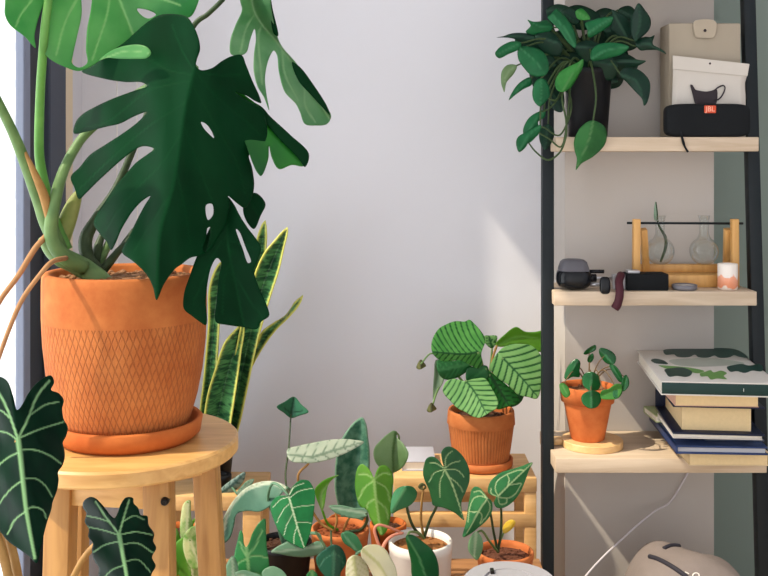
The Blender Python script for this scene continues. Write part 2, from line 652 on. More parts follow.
for (r0, z0), (r1, z1) in zip(prof, prof[1:]):
    k = max(1, int(abs(z1 - z0) / .012))
    pp += [(r0 + (r1 - r0) * j / k, z0 + (z1 - z0) * j / k) for j in range(k)]
pp.append(prof[-1])
pot('pot', mon, pp, (PXC, SY, PZ), claym, 128)
soilm = plain('bark_mix', (150, 108, 76), .95, var=.45, scale=120)
soild = plain('dark_soil', (74, 48, 34), .95, var=.5, scale=120)
soil(mon, (PXC, SY, PZ + PH - .012), .0965, soilm, 260, .008, .005)

MD = leafmat('deep_green_leaf', (3, 44, 20), (8, 58, 28), .5, .06, (20, 120, 30), (5, 54, 26), 18, bump=.12, spec=.05)
ML = leafmat('bright_green_leaf', (44, 132, 66), (150, 205, 130), .42, .42, (100, 190, 84), (116, 186, 108), 12, bump=.15, spec=.3)
MM = leafmat('mid_green_leaf', (84, 140, 92), (150, 190, 140), .4, .3, (120, 190, 110), (136, 180, 132), 14, bump=.15, spec=.3)
stemm = leafmat('green_stalk', (106, 140, 84), (120, 150, 90), .45, .1, (140, 190, 90), (128, 160, 98), 40)
stemb = leafmat('tan_sheath', (176, 130, 72), (180, 140, 80), .6, .1, (190, 150, 80), (196, 152, 90), 60)
stemd = leafmat('dark_stalk', (52, 70, 44), (60, 80, 50), .5, 0, None, (70, 88, 56), 60)
rootm = plain('tan_root', (168, 124, 84), .8, var=.2, scale=80)
caulm = leafmat('thick_stem', (108, 148, 92), (190, 190, 130), .5, 0, None, (140, 170, 108), 30)

# thick creeping stem out of the bark
stalk(mon, [(46, 236, 1.345, 8), (52, 248, 1.35, 9), (62, 257, 1.36, 10), (74, 263, 1.37, 10), (86, 270, 1.38, 10.5), (100, 280, 1.38, 10), (112, 292, 1.39, 8)], caulm, 'stem', 6, 16)
for pts in ([(46, 236, 1.34, 3), (34, 250, 1.325, 3), (18, 276, 1.32, 2.8), (-2, 304, 1.31, 2.5), (-20, 345, 1.30, 2)],
            [(66, 258, 1.34, 2.6), (52, 262, 1.27, 2.6), (39, 276, 1.25, 2.4), (22, 300, 1.25, 2.4), (8, 332, 1.25, 2.2), (-6, 372, 1.26, 2)]):
    stalk(mon, pts, rootm, 'aerial_root', 6, 8)
# sheaths
stalk(mon, [(62, 240, 1.37, 8), (67, 222, 1.375, 9), (74, 203, 1.38, 7), (80, 190, 1.385, 3)], leafmat('pale_sheath', (150, 165, 92), (160, 175, 100), .5, .2, None, (178, 182, 110), 30), 'sheath', 6, 12)
stalk(mon, [(96, 268, 1.40, 5), (97, 252, 1.41, 5), (101, 238, 1.42, 3.5), (106, 226, 1.43, 2)], stemd, 'sheath', 5, 8)

# leaf 1: bright, top left
l1 = leaf(mon, [(2, -40), (5, 0), (5, 15), (10, 25), (25, 37), (33, 46), (35.5, 48), (34.5, 36), (38, 20), (43, 6), (46, 2), (45, 15), (42.5, 37), (42.5, 50), (50, 59), (65, 67), (79, 71),
           (92, 66), (105, 57.5), (125, 59), (146, 58.5), (150, 53), (147, 47), (140, 45), (127, 45), (137, 36), (148, 26), (160, 18), (176, 18), (190, 17), (196, 8), (200, -10), (190, -50), (140, -90), (70, -95), (20, -75)],
     [(100, -70), (112, -20), (140, 50)], 1.30, ML, tilt=.03, fold=.05, ribw=1.4, grid=1.5,
     holes=[[(82, -12), (81.5, 15), (77, 37), (73, 55), (72, 63), (79, 67.5), (87, 63), (86, 50), (87, 30), (91, 8), (91.5, -12), (87, -18)],
            [(137, 9), (146, 9.5), (156, 14.5), (148, 18.5), (140, 14)]],
     veins=[[(104, -52), (88, -20), (66, 20), (56, 55)], [(102, -60), (60, -30), (24, 10), (16, 26)], [(110, -25), (108, 10), (97, 45), (92, 60)], [(112, -20), (124, 10), (132, 34)], [(110, -30), (140, -10), (180, 5)]], vw=1.0,
     petiole=[(66, 250, 1.365, 7), (54, 222, 1.36, 6.5), (46, 192, 1.355, 5.5), (40.5, 165, 1.35, 5), (39, 144, 1.34, 4.8), (40, 100, 1.32, 4.6), (42.5, 58, 1.285, 4.5), (47, 10, 1.27, 4.3), (58, -40, 1.27, 4.2), (100, -70, 1.30, 3.6)], pmat=leafmat('lime_stalk', (112, 168, 84), (120, 170, 90), .4, .25, None, (130, 186, 98), 30))
leaf(l1, [(99, 60.5), (106, 54), (116, 48.5), (128, 45.3), (140, 44.8), (147.5, 47.5), (151, 53), (147, 57.8), (134, 58.8), (118, 58.6), (107, 58)], [(101, 60), (126, 51), (149, 53)], 1.255, ML, tilt=-.03, ribw=.6, grid=2, step=1.2, name='leaf_lobe')
# left stalk whose leaf rises out of view
leaf(mon, [(-90, -10), (-120, 20), (-190, 10), (-230, -50), (-220, -130), (-150, -170), (-90, -110), (-80, -50)], [(-90, -30), (-210, -110)], 1.18, ML, tilt=-.06, fold=.04, grid=5,
     petiole=[(60, 250, 1.355, 8), (48, 224, 1.345, 8.5), (40, 202, 1.335, 7.5), (25, 162, 1.31, 6.2), (8, 122, 1.28, 5.2), (-20, 70, 1.24, 5), (-60, 10, 1.2, 4.6), (-90, -30, 1.18, 4)], pmat=stemm)
stalk(mon, [(50, 222, 1.333, 4), (44, 196, 1.322, 5), (34, 172, 1.308, 3.5), (25, 152, 1.30, 1.5)], stemb, 'sheath', 5, 8)
# leaf 2: the big dark one
BIG = [(196, 66), (201, 70), (212, 68), (222, 61), (232, 56), (241.5, 55), (246, 65), (252, 80), (260, 98), (261, 103), (255, 101), (247, 96), (240, 93.5), (235, 92), (241, 96.5), (254, 104), (263, 110), (266, 120), (267, 135), (262, 147), (256, 153),
       (249, 155), (252, 168), (254, 185), (251, 200), (245, 208), (238, 204), (231, 198), (228, 196), (230, 204), (228, 215), (226, 225), (219, 236), (211, 249), (202, 255), (190, 258), (182, 264), (175, 269), (164, 284), (156.5, 300), (153, 287), (147, 275),
       (134, 262), (122, 252), (125, 244), (130, 235), (136, 222), (145, 205), (150.5, 196), (142, 201), (132, 212), (128, 218), (121, 230), (115, 244), (111, 250), (107, 242), (100, 234), (94, 224), (96, 216), (105, 202), (115, 187), (125, 175), (137, 162), (148, 154), (154, 149),
       (148, 146.5), (140, 147), (125, 157), (110, 170), (97, 182), (86, 193), (79, 199), (75, 189), (71, 177), (80, 167), (90, 155), (105, 145), (122, 134), (138, 122), (147, 112), (135, 116), (120, 123.5), (105, 127), (85, 132), (74, 133.5), (76, 122), (83, 114), (95, 107), (112, 99),
       (135, 90.5), (147.5, 86), (142, 82.5), (125, 82), (105, 79), (82, 71.5), (92, 66), (103, 58), (115, 49), (125, 42), (136, 32), (147, 22.5), (160, 15), (175, 14), (187, 17), (194, 27), (199, 40), (200, 50), (197, 59)]
leaf(mon, BIG, [(195, 68), (186, 105), (180, 145), (172, 190), (160, 235), (157, 298)], 1.215, MD, tilt=.01, droop=-.02, fold=-.06, curl=.05, ribw=1.5, grid=2.0, wave=.004,
     holes=[[(201, 122), (206, 124), (212, 132), (214, 138), (208, 133), (203, 127)], [(207.5, 228), (210, 227), (209, 240), (205, 252), (203, 250), (206, 238)], [(206, 205), (212, 204), (213, 215), (208, 220)]],
     veins=[[(194, 75), (170, 70), (150, 60), (130, 58)], [(193, 70), (180, 45), (172, 24)], [(192, 80), (150, 90), (110, 120), (85, 127)], [(188, 100), (150, 125), (120, 150), (80, 188)], [(183, 130), (160, 165), (130, 195), (105, 230)],
            [(196, 70), (215, 75), (240, 75)], [(195, 72), (215, 95), (245, 120), (260, 135)], [(192, 85), (212, 120), (235, 160), (245, 195)], [(184, 125), (200, 170), (212, 200)], [(176, 170), (185, 210), (190, 245)], [(170, 195), (150, 225), (135, 250)]], vw=.9,
     petiole=[(84, 268, 1.37, 8), (66, 258, 1.35, 8), (55, 246, 1.34, 7.5), (51, 230, 1.335, 7), (54, 205, 1.33, 6.5), (62, 175, 1.34, 5.4), (74, 150, 1.36, 4.8), (90, 130, 1.37, 4.4), (130, 98, 1.36, 4), (168, 76, 1.30, 3.6), (190, 66, 1.25, 3.2), (196, 68, 1.217, 2.8)], pmat=stemm)
# leaf 5: folded lobe behind, right
l5 = leaf(mon, [(236, 90), (247, 97), (256, 104), (270, 118), (290, 136), (308, 155), (304, 166), (292, 165), (279, 169), (272, 158), (269, 146), (268, 160), (261, 176), (257, 172), (254, 166), (248, 150), (238, 120)],
     [(236, 92), (262, 118), (306, 160)], 1.30, leafmat('two_tone_leaf', (24, 84, 44), (60, 120, 60), .35, .3, (90, 190, 50), (60, 140, 54), 9), tilt=.03, fold=.12, grid=2.2,
     petiole=[(96, 272, 1.40, 4), (120, 220, 1.43, 4), (170, 130, 1.40, 3.6), (215, 98, 1.34, 3), (236, 92, 1.30, 2.5)], pmat=stemm)
# leaf 3: upper right, seen edge-on and folded
l3 = leaf(mon, [(237, -30), (240, 0), (242, 10), (236, 24), (230.5, 40), (231, 54), (239, 55.5), (246, 53), (250, 40), (254.5, 29), (256, 38), (254, 55), (254, 72), (258, 87), (264, 97), (269, 110), (266, 92), (265, 76), (269.5, 57), (274, 50.5),
           (277, 55), (279, 72), (285, 92), (296, 104), (300, 112), (305, 124), (316, 125.5), (327, 124), (331, 116), (325, 105), (313, 86), (296, 63), (281, 45), (276, 32), (271, 8), (268, -30), (252, -50)],
     [(250, -40), (254, 10), (280, 46), (305, 80), (329, 118)], 1.42, MM, tilt=.04, fold=.20, grid=1.4, ribw=1.4,
     veins=[[(255, 14), (246, 28), (240, 52)], [(262, 24), (258, 40), (262, 84)], [(282, 50), (285, 75), (298, 100)], [(305, 82), (305, 105), (315, 122)]], vw=.9,
     petiole=[(100, 272, 1.385, 6), (88, 258, 1.39, 7), (86, 238, 1.395, 7), (98, 216, 1.40, 5.5), (120, 180, 1.43, 4), (160, 85, 1.46, 3.4), (192, 28, 1.47, 3), (208, 14, 1.47, 2.6), (224, -2, 1.46, 2.6), (240, -25, 1.44, 2.5), (250, -40, 1.42, 2.5)], pmat=stemd)
for par, ol, rib, d in ((l5, [(254, 103), (262, 107), (270, 116), (290, 134.5), (309, 154), (305, 167), (298, 158), (284, 144), (272, 131), (262, 118)], [(254, 104), (304, 160)], 1.30),
                        (l3, [(268, -20), (272.5, 8), (278, 36), (274, 34), (270, 12)], [(269, -18), (277, 34)], 1.40), (l3, [(292, 62), (300, 67), (313, 84), (327, 106), (330, 115), (322, 107), (310, 94), (298, 80)], [(294, 64), (328, 112)], 1.40)):
    leaf(par, ol, rib, d, MD, tilt=.02, name='turned_edge', ribw=0, grid=2, step=1.2, label='dark turned-over edge')
# leaf 4: dark, hanging over the pot's right shoulder
leaf(mon, [(226, 196), (233, 203), (240, 216), (247, 227), (254, 236), (260, 245), (261, 250), (257, 262), (254, 270), (259, 288), (267, 306), (269, 316), (261, 322), (257, 329), (242, 327), (227, 325), (216, 322), (216.5, 302), (219, 276), (221, 262), (217, 258),
           (212, 265), (208, 280), (206, 300), (206, 325), (200, 322), (192, 316), (184, 309), (184, 294), (190, 275), (197, 256), (204, 240), (214, 220)],
     [(227, 200), (228, 245), (236, 285), (244, 326)], 1.28, MD, tilt=-.005, fold=.05, ribw=1.3, grid=2.2,
     holes=[[(236, 229), (239, 231), (246, 248), (251, 262), (248, 263), (243, 250)]],
     veins=[[(227, 235), (215, 250), (205, 275), (192, 305)], [(228, 240), (245, 245), (257, 250)], [(231, 260), (224, 280), (222, 315)], [(234, 275), (250, 300), (262, 318)]], vw=.8,
     petiole=[(98, 274, 1.39, 4), (130, 240, 1.41, 3.5), (180, 200, 1.38, 3.2), (215, 190, 1.31, 2.8), (227, 200, 1.28, 2.5)], pmat=stemd)
leaf(mon, [(250, 194), (256, 193), (263, 199), (265.5, 205), (261, 215), (254, 229), (247, 222), (243, 208)], [(247, 194), (258, 215)], 1.33, MD, fold=.04,
     petiole=[(104, 272, 1.40, 3), (150, 215, 1.42, 3), (215, 190, 1.37, 2.6), (247, 194, 1.33, 2)], pmat=stemd)

# ================================================================== dark arrow-leaf plant in front
AL = leafmat('velvet_dark_leaf', (6, 30, 20), (130, 172, 120), .36, .06, (40, 110, 40), (9, 42, 26), 40, bump=.3, spec=.05)
alo = thing('alocasia_plant', (-.42, 1.02, .30), 'dark arrow-leaved plant with pale green veins standing in front of the stool', 'potted plant')
leaf(alo, [(17, 410), (13, 396), (6, 380), (-6, 376), (-12, 386), (-17, 400), (-22, 420), (-24, 445), (-22, 470), (-20, 490), (-14, 508), (-8, 520), (0, 531), (8, 541), (22, 551), (30, 557), (36.5, 563), (41, 546), (47, 522), (51, 510), (52.5, 502), (57, 490), (58.5, 480), (58, 472),
           (62, 466), (64.5, 458), (64, 449), (62.5, 443), (66, 436), (67.5, 427), (63.5, 419), (62, 409), (63.5, 400), (58, 393), (51, 390), (54, 382), (50.5, 375.5), (37.5, 382.5), (28, 394), (22, 405)],
     [(18, 439), (21, 461), (24, 491), (27, 515), (35, 558)], 1.0, AL, tilt=-.05, fold=-.08, curl=.06, ribw=1.7, grid=1.4, wave=.004,
     veins=[{'p': [(18, 439), (28, 418), (37, 396), (49, 381)], 'w': 1.1}, {'p': [(18, 439), (7, 408), (-3, 390)], 'w': 1.1}, [(19, 438), (38, 430), (63, 422)], [(30, 415), (45, 405), (58, 402)], [(19, 450), (35, 450), (50, 456), (61, 464)], [(23, 479), (36, 479), (46, 487), (52, 497)],
            [(24, 512), (32, 507), (42, 510), (46, 518)], [(18, 440), (5, 432), (-16, 432)], [(19, 452), (5, 460), (-14, 478)], [(23, 480), (10, 490), (-4, 508)], [(25, 512), (15, 520), (8, 534)], [(10, 418), (0, 410), (-14, 412)]], vw=.7,
     petiole=[(26, 720, 1.03, 5), (20, 640, 1.05, 5), (8, 560, 1.06, 4.5), (4, 500, 1.05, 4), (18, 440, 1.003, 3.2)], pmat=stemb)
leaf(alo, [(114.5, 518), (110, 515), (107, 511), (100.5, 503), (95, 498), (90, 497), (84, 501), (83, 507), (86.5, 513), (85, 522), (89, 529), (88.5, 537), (93, 543), (92, 550), (94, 560), (99, 568), (99, 577), (106, 588), (115, 600), (128, 616), (140, 602), (150, 588), (151, 575), (155.5, 566),
           (152, 557), (156, 548), (153, 541), (154, 534), (148.5, 525), (147, 516), (140.5, 515), (138, 508), (133.5, 503), (133, 498), (126, 497.5), (121, 504), (118, 512)],
     [(119, 534), (123, 556), (127, 580), (128, 612)], 1.04, AL, tilt=-.03, fold=-.08, curl=.05, ribw=1.4, grid=1.3, wave=.004,
     veins=[{'p': [(119, 534), (106, 517), (96, 502)], 'w': .9}, {'p': [(119, 534), (124, 516), (129, 500)], 'w': .9}, [(119, 535), (103, 530), (88, 527)], [(119, 535), (135, 532), (152, 535)], [(120, 541), (105, 545), (94, 552)], [(121, 545), (137, 543), (153, 553)], [(125, 565), (112, 570), (102, 580)], [(124, 562), (138, 560), (150, 572)],
            [(110, 522), (98, 518), (87, 516)], [(122, 522), (134, 516), (144, 520)]], vw=.6,
     petiole=[(30, 720, 1.05, 4), (50, 640, 1.09, 4), (74, 576, 1.11, 3.4), (95, 545, 1.10, 3), (119, 535, 1.045, 2.6)], pmat=stemb)
for pts in ([(24, 720, 1.02, 5), (12, 600, 1.03, 5), (0, 545, 1.035, 4.5), (-18, 490, 1.03, 4), (-50, 430, 1.02, 3)], [(34, 720, 1.03, 5), (24, 620, 1.05, 5), (12, 548, 1.05, 4.5), (-4, 512, 1.06, 3.6), (-40, 480, 1.04, 3)]):
    x, y, d, _ = pts[-1]
    leaf(alo, [(x, y), (x - 12, y - 26), (x - 30, y - 30), (x - 42, y + 10), (x - 40, y + 60), (x - 28, y + 100), (x - 10, y + 60), (x + 4, y + 25)], [(x - 6, y + 4), (x - 28, y + 96)], d, AL, tilt=-.04, fold=-.05, grid=5, petiole=pts, pmat=stemb)
pot('pot', alo, [(.001, 0), (.085, 0), (.09, .005), (.115, .235), (.122, .24), (.122, .262), (.112, .262), (.109, .22)], (-.37, 1.03, 0), clayp, 48)
soil(alo, (-.37, 1.03, .24), .108, soild, 40)

# ================================================================== plant stands by the wall
standw = wood('stand_wood', (206, 158, 98), (228, 186, 128), .5, 5, (2, 14, 14))
Yf, Yk = 2.25, 2.44
zs = zat(478, Yf)
x0, x1 = xat(394, Yf), xat(537, Yf)
sd = thing('plant_stand', ((x0 + x1) / 2, (Yf + Yk) / 2, 0), 'low pale wooden stand against the wall with a striped-leaf plant on top', 'plant stand')
autosmooth(G().box(x0, x1, Yf, Yk, zs - .033, zs, .003).make('top_board', standw, sd), 35)
for lx in (x0 + .014, x1 - .014):
    for ly in (Yf + .016, Yk - .016):
        autosmooth(G().box(lx - .0135, lx + .0135, ly - .0135, ly + .0135, 0, zs - .033, .002).make('leg', standw, sd), 35)
zr = zat(514, Yf)
for ly in (Yf + .0015, Yk - .0225):
    autosmooth(G().box(x0 + .001, x1 - .001, ly, ly + .021, zr - .031, zr, .002).make('rail', standw, sd), 35)
# second stand further left
x0b, x1b = xat(150, 2.28), xat(262, 2.28)
zb_ = zat(496, 2.28)
sb = thing('wooden_bench', ((x0b + x1b) / 2, 2.36, 0), 'low pale wooden bench partly hidden behind the right stool leg', 'bench')
autosmooth(G().box(x0b, x1b, 2.28, 2.46, zb_ - .035, zb_, .003).make('top_board', standw, sb), 35)
for lx in (x0b + .02, x1b - .025):
    for ly in (2.30, 2.44):
        autosmooth(G().box(lx - .02, lx + .022, ly - .016, ly + .016, 0, zb_ - .035, .002).make('leg', standw, sb), 35)
# slatted low bench in front
slw = wood('slat_wood', (150, 104, 66), (180, 132, 88), .55, 5, (2, 14, 14))
zl = .215
sl = thing('slatted_bench', (-.1, 1.95, 0), 'low brown slatted bench carrying the row of small potted plants', 'bench')
for k in range(9):
    y = 1.64 + k * .066
    autosmooth(G().box(-.52, .345, y, y + .054, zl - .018, zl, .002).make('slat', slw, sl), 35)
for x in (-.50, -.09, .30):
    autosmooth(G().box(x, x + .03, 1.64, 2.22, zl - .05, zl - .018, .002).make('bearer', slw, sl), 35)
    for y in (1.66, 2.17):
        autosmooth(G().box(x, x + .03, y, y + .03, 0, zl - .05, .002).make('leg', slw, sl), 35)

# grey notebooks on the stand
nbm = plain('grey_cover', (176, 176, 186), .5)
pagem = plain('paper_edges', (226, 220, 208), .85, var=.08, scale=150)
pagec = plain('cream_pages', (222, 196, 150), .85, var=.08, scale=150)


def book(name, x0, x1, yf, dep, z0, z1, cover, pages, label, group=None, spine='back', cov=.003, rot=0., inset=.004, edge=None):
    """spine: which side is closed; the other sides show the page block"""
    o = thing(name, (x0, yf, z0), label, 'book', group)
    M = Matrix.Translation((x0, yf, 0)) @ Matrix.Rotation(math.radians(rot), 4, 'Z')
    w = x1 - x0
    g = G()
    g.box(0, w, 0, dep, z1 - cov, z1, .0008, M); g.box(0, w, 0, dep, z0, z0 + cov, .0008, M)
    if spine == 'back': g.box(0, w, dep - cov, dep, z0, z1, .0008, M)
    if spine == 'front': g.box(0, w, 0, cov, z0, z1, .0008, M)
    if spine == 'left': g.box(0, cov, 0, dep, z0, z1, .0008, M)
    if spine == 'right': g.box(w - cov, w, 0, dep, z0, z1, .0008, M)
    autosmooth(g.make('cover', cover, o), 35)
    i = inset
    G().box(cov if spine == 'left' else i, w - (cov if spine == 'right' else i), cov if spine == 'front' else i, dep - (cov if spine == 'back' else i), z0 + cov, z1 - cov, 0, M).make('page_block', pages, o)
    return o, M


nz = zat(478, Yf)
book('notebook', xat(402, 2.31), xat(435.5, 2.31), 2.30, .12, nz, nz + .022, nbm, pagem, 'pale grey notebook lying on the plant stand beside the ribbed pot', None, 'left', .0025)

# ------------------------------------------------------------------ striped-leaf plant
PX, PY = xat(481, 2.34), 2.34
clayr = potmat('terracotta_ribbed', (168, 92, 44), (194, 118, 66), 'ribs', 62, v0=.12, v1=.74, depth=.35)
claysm = potmat('terracotta_small', (178, 94, 46), (204, 124, 72))
sr2 = .0735
s2 = pot('saucer', None, [(.001, .001), (sr2 - .008, 0), (sr2, .006), (sr2 + .001, .02), (sr2 - .004, .021), (sr2 - .008, .008), (.001, .007)], (PX, PY, zs), claysm, 64)
tag(s2, 'small terracotta saucer under the ribbed pot on the plant stand', 'saucer')
cal = thing('striped_calathea_plant', (PX, PY, zs + .008), 'striped round-leaved plant in a ribbed terracotta pot on the plant stand', 'potted plant')
ph = zat(409, 2.34) - (zs + .008)
pr = [(.001, 0), (.060, 0), (.064, .004), (.070, .04), (.077, .09), (.0795, ph * .75), (.0775, ph - .004), (.076, ph), (.071, ph), (.0695, ph - .02), (.068, ph - .04)]
pp = []
for (r0, z0), (r1, z1) in zip(pr, pr[1:]):
    k = max(1, int(abs(z1 - z0) / .01)); pp += [(r0 + (r1 - r0) * j / k, z0 + (z1 - z0) * j / k) for j in range(k)]
pp.append(pr[-1])
pot('pot', cal, pp, (PX, PY, zs + .008), clayr, 96)
soil(cal, (PX, PY, zs + .008 + ph - .02), .069, soild, 60)
CS = leafmat('striped_leaf', (142, 192, 118), (34, 92, 46), .42, .25, None, (124, 180, 104), 30)
CG = leafmat('striped_leaf_green', (96, 166, 80), (28, 88, 40), .42, .25, None, (74, 148, 66), 30)
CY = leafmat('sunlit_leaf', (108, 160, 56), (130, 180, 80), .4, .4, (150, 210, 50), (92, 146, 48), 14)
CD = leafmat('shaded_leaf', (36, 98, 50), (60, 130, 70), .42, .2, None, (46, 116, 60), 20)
CP = leafmat('pale_underside', (150, 172, 140), (120, 150, 110), .5, .2, None, (130, 158, 120), 20)
pt = stemm
b0 = (482, 412, 2.335, 2)
leaf(cal, Z(410, 310, 8, [(180, 345), (170, 290), (185, 220), (230, 150), (290, 115), (360, 90), (440, 92), (475, 78), (515, 110), (560, 160), (595, 215), (600, 260), (582, 310), (570, 350), (578, 420), (550, 468), (480, 440), (400, 402), (300, 410), (240, 402), (198, 370)]),
     [(478, 352), (463, 354), (433, 352)], 2.27, CG, tilt=-.02, fold=-.10, curl=.05, stripes=(8, .9, -.5, .20), grid=1.0, step=1.0, ribw=.8,
     petiole=[b0, (484, 390, 2.34, 1.6), (482, 365, 2.31, 1.5), (478, 352, 2.27, 1.3)], pmat=pt)
leaf(cal, Z(410, 360, 8, [(262, 240), (290, 172), (350, 150), (430, 168), (520, 150), (600, 148), (650, 220), (706, 340), (690, 388), (640, 418), (560, 462), (510, 455), (450, 420), (380, 385), (320, 325), (275, 275)]),
     [(466, 381), (476, 394), (487, 415)], 2.255, CS, tilt=-.03, droop=-.01, fold=-.08, stripes=(7, .8, -.4, .20), grid=1.0, step=1.0, ribw=.7,
     petiole=[b0, (476, 395, 2.32, 1.6), (470, 384, 2.29, 1.5), (466, 381, 2.255, 1.2)], pmat=pt)
leaf(cal, [(490, 368), (500, 350), (510, 344.5), (520, 344), (530, 345), (537, 350), (542, 358), (544, 372), (541, 388), (537, 398.5), (528, 397), (518, 394.5), (508, 385), (498, 378)],
     [(503, 358), (520, 376), (538, 397)], 2.265, CS, tilt=-.02, fold=-.10, stripes=(7, .75, -.4, .20), grid=1.0, step=1.0, ribw=.7,
     petiole=[b0, (492, 395, 2.34, 1.6), (499, 372, 2.31, 1.5), (503, 358, 2.265, 1.2)], pmat=pt)
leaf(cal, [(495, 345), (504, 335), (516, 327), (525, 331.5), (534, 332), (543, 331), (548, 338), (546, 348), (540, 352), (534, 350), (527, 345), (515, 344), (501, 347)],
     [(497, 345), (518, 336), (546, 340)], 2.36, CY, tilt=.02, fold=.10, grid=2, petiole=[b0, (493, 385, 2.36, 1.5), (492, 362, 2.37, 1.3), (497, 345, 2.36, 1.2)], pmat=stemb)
leaf(cal, [(484, 336), (490, 335.5), (497, 336), (496, 343), (492, 348.5), (485, 343)], [(492, 348), (489, 336)], 2.38, CS, stripes=(4, .7, 0, .2), grid=1.6,
     petiole=[b0, (488, 385, 2.37, 1.3), (491, 362, 2.38, 1.2), (492, 348, 2.38, 1)], pmat=pt)
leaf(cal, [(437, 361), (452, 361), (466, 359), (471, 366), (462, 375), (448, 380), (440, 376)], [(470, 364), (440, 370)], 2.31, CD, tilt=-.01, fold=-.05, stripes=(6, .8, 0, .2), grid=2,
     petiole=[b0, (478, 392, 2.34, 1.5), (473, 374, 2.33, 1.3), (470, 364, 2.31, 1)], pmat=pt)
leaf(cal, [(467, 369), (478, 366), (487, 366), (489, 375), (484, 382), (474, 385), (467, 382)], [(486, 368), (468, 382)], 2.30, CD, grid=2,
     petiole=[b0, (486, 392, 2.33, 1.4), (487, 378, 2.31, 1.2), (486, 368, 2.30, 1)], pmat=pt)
leaf(cal, [(436, 360), (442, 361), (446, 368), (444, 380), (438.5, 391), (433.5, 402), (433, 392), (434, 375)], [(440, 362), (433.5, 400)], 2.32, CP, fold=.1, grid=1.6,
     petiole=[b0, (474, 396, 2.35, 1.4), (456, 374, 2.35, 1.2), (440, 362, 2.32, 1)], pmat=pt)
leaf(cal, [(488, 371), (498, 378), (508, 386), (517, 395), (519, 402), (507, 407), (497, 409), (490, 396)], [(490, 374), (508, 405)], 2.30, leafmat('vivid_leaf', (44, 136, 54), (28, 90, 40), .4, .25, None, (58, 158, 66), 20), fold=-.05, stripes=(6, .9, 0, .2), grid=1.8,
     petiole=[b0, (487, 398, 2.33, 1.4), (490, 374, 2.30, 1)], pmat=pt)
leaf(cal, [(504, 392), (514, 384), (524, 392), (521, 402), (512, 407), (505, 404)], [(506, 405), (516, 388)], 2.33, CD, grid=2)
budm = leafmat('brown_bud', (92, 100, 58), (80, 80, 50), .6, 0, None, (110, 110, 66), 60)
for pts, tip in (([(446, 372, 2.33, .9), (440, 358, 2.32, .8), (431, 353.5, 2.31, .8), (424, 360, 2.305, .9), (421, 364, 2.30, 1)], (421, 364)), ([(440, 385, 2.32, .9), (436, 394, 2.31, .9), (433, 404, 2.305, 1)], (431.5, 407))):
    s_ = stalk(cal, pts, pt, 'flower_stalk')
    x, y = tip
    leaf(s_, [(x - 4.5, y + 4), (x - 2.5, y - 2), (x, y - 4.5), (x + 2.5, y - 2), (x + 5, y + 2), (x + 2, y + 4), (x - 1, y + 5.5)], [(x, y - 4), (x, y + 4)], 2.30, budm, fold=-.3, grid=1.3, step=1.2, name='bud')

# ------------------------------------------------------------------ snake plant
blackp = plain('black_plastic', (13, 14, 17), .5, var=.1)
whitec = plain('white_ceramic', (232, 226, 218), .35, var=.02)
def smallpot(parent, c, r, h, mat, sm=soild, taper=.78, seg=56, rim=.012, sd=.012):
    pot('pot', parent, [(.001, 0), (r * taper - .004, 0), (r * taper, .004), (r * .985, h - rim), (r, h - rim + .001), (r, h - .002), (r - .002, h), (r - .005, h), (r - .007, h - .01), (r - .009, h - .04)], c, mat, seg)
    soil(parent, (c[0], c[1], c[2] + h - sd), r - .0075, sm, 70, .006, .004)


SNm, nt, p, out = newmat('snake_leaf')
L = nt.links
tc = nt.nodes.new('ShaderNodeTexCoord'); mp = nt.nodes.new('ShaderNodeMapping')
mp.inputs['Scale'].default_value = (14, 14, 75)
L.new(tc.outputs['Object'], mp.inputs['Vector'])
nz_ = nt.nodes.new('ShaderNodeTexNoise'); nz_.inputs['Scale'].default_value = 1.6; nz_.inputs['Detail'].default_value = 5; nz_.inputs['Distortion'].default_value = .8
L.new(mp.outputs['Vector'], nz_.inputs['Vector'])
cr = nt.nodes.new('ShaderNodeValToRGB')
cr.color_ramp.elements[0].position = .42; cr.color_ramp.elements[0].color = col((22, 68, 40))
cr.color_ramp.elements[1].position = .6; cr.color_ramp.elements[1].color = col((86, 142, 84))
L.new(nz_.outputs['Fac'], cr.inputs['Fac'])
at = nt.nodes.new('ShaderNodeAttribute'); at.attribute_name = 'vein'
mx = nt.nodes.new('ShaderNodeMix'); mx.data_type = 'RGBA'; mx.inputs['B'].default_value = col((206, 204, 92))
L.new(at.outputs['Fac'], mx.inputs['Factor']); L.new(cr.outputs['Color'], mx.inputs['A']); L.new(mx.outputs['Result'], p.inputs['Base Color'])
p.inputs['Roughness'].default_value = .4
sna = thing('snake_plant', (xat(212, 2.40), 2.40, zb_), 'tall snake plant with yellow-edged sword leaves behind the stool', 'potted plant')
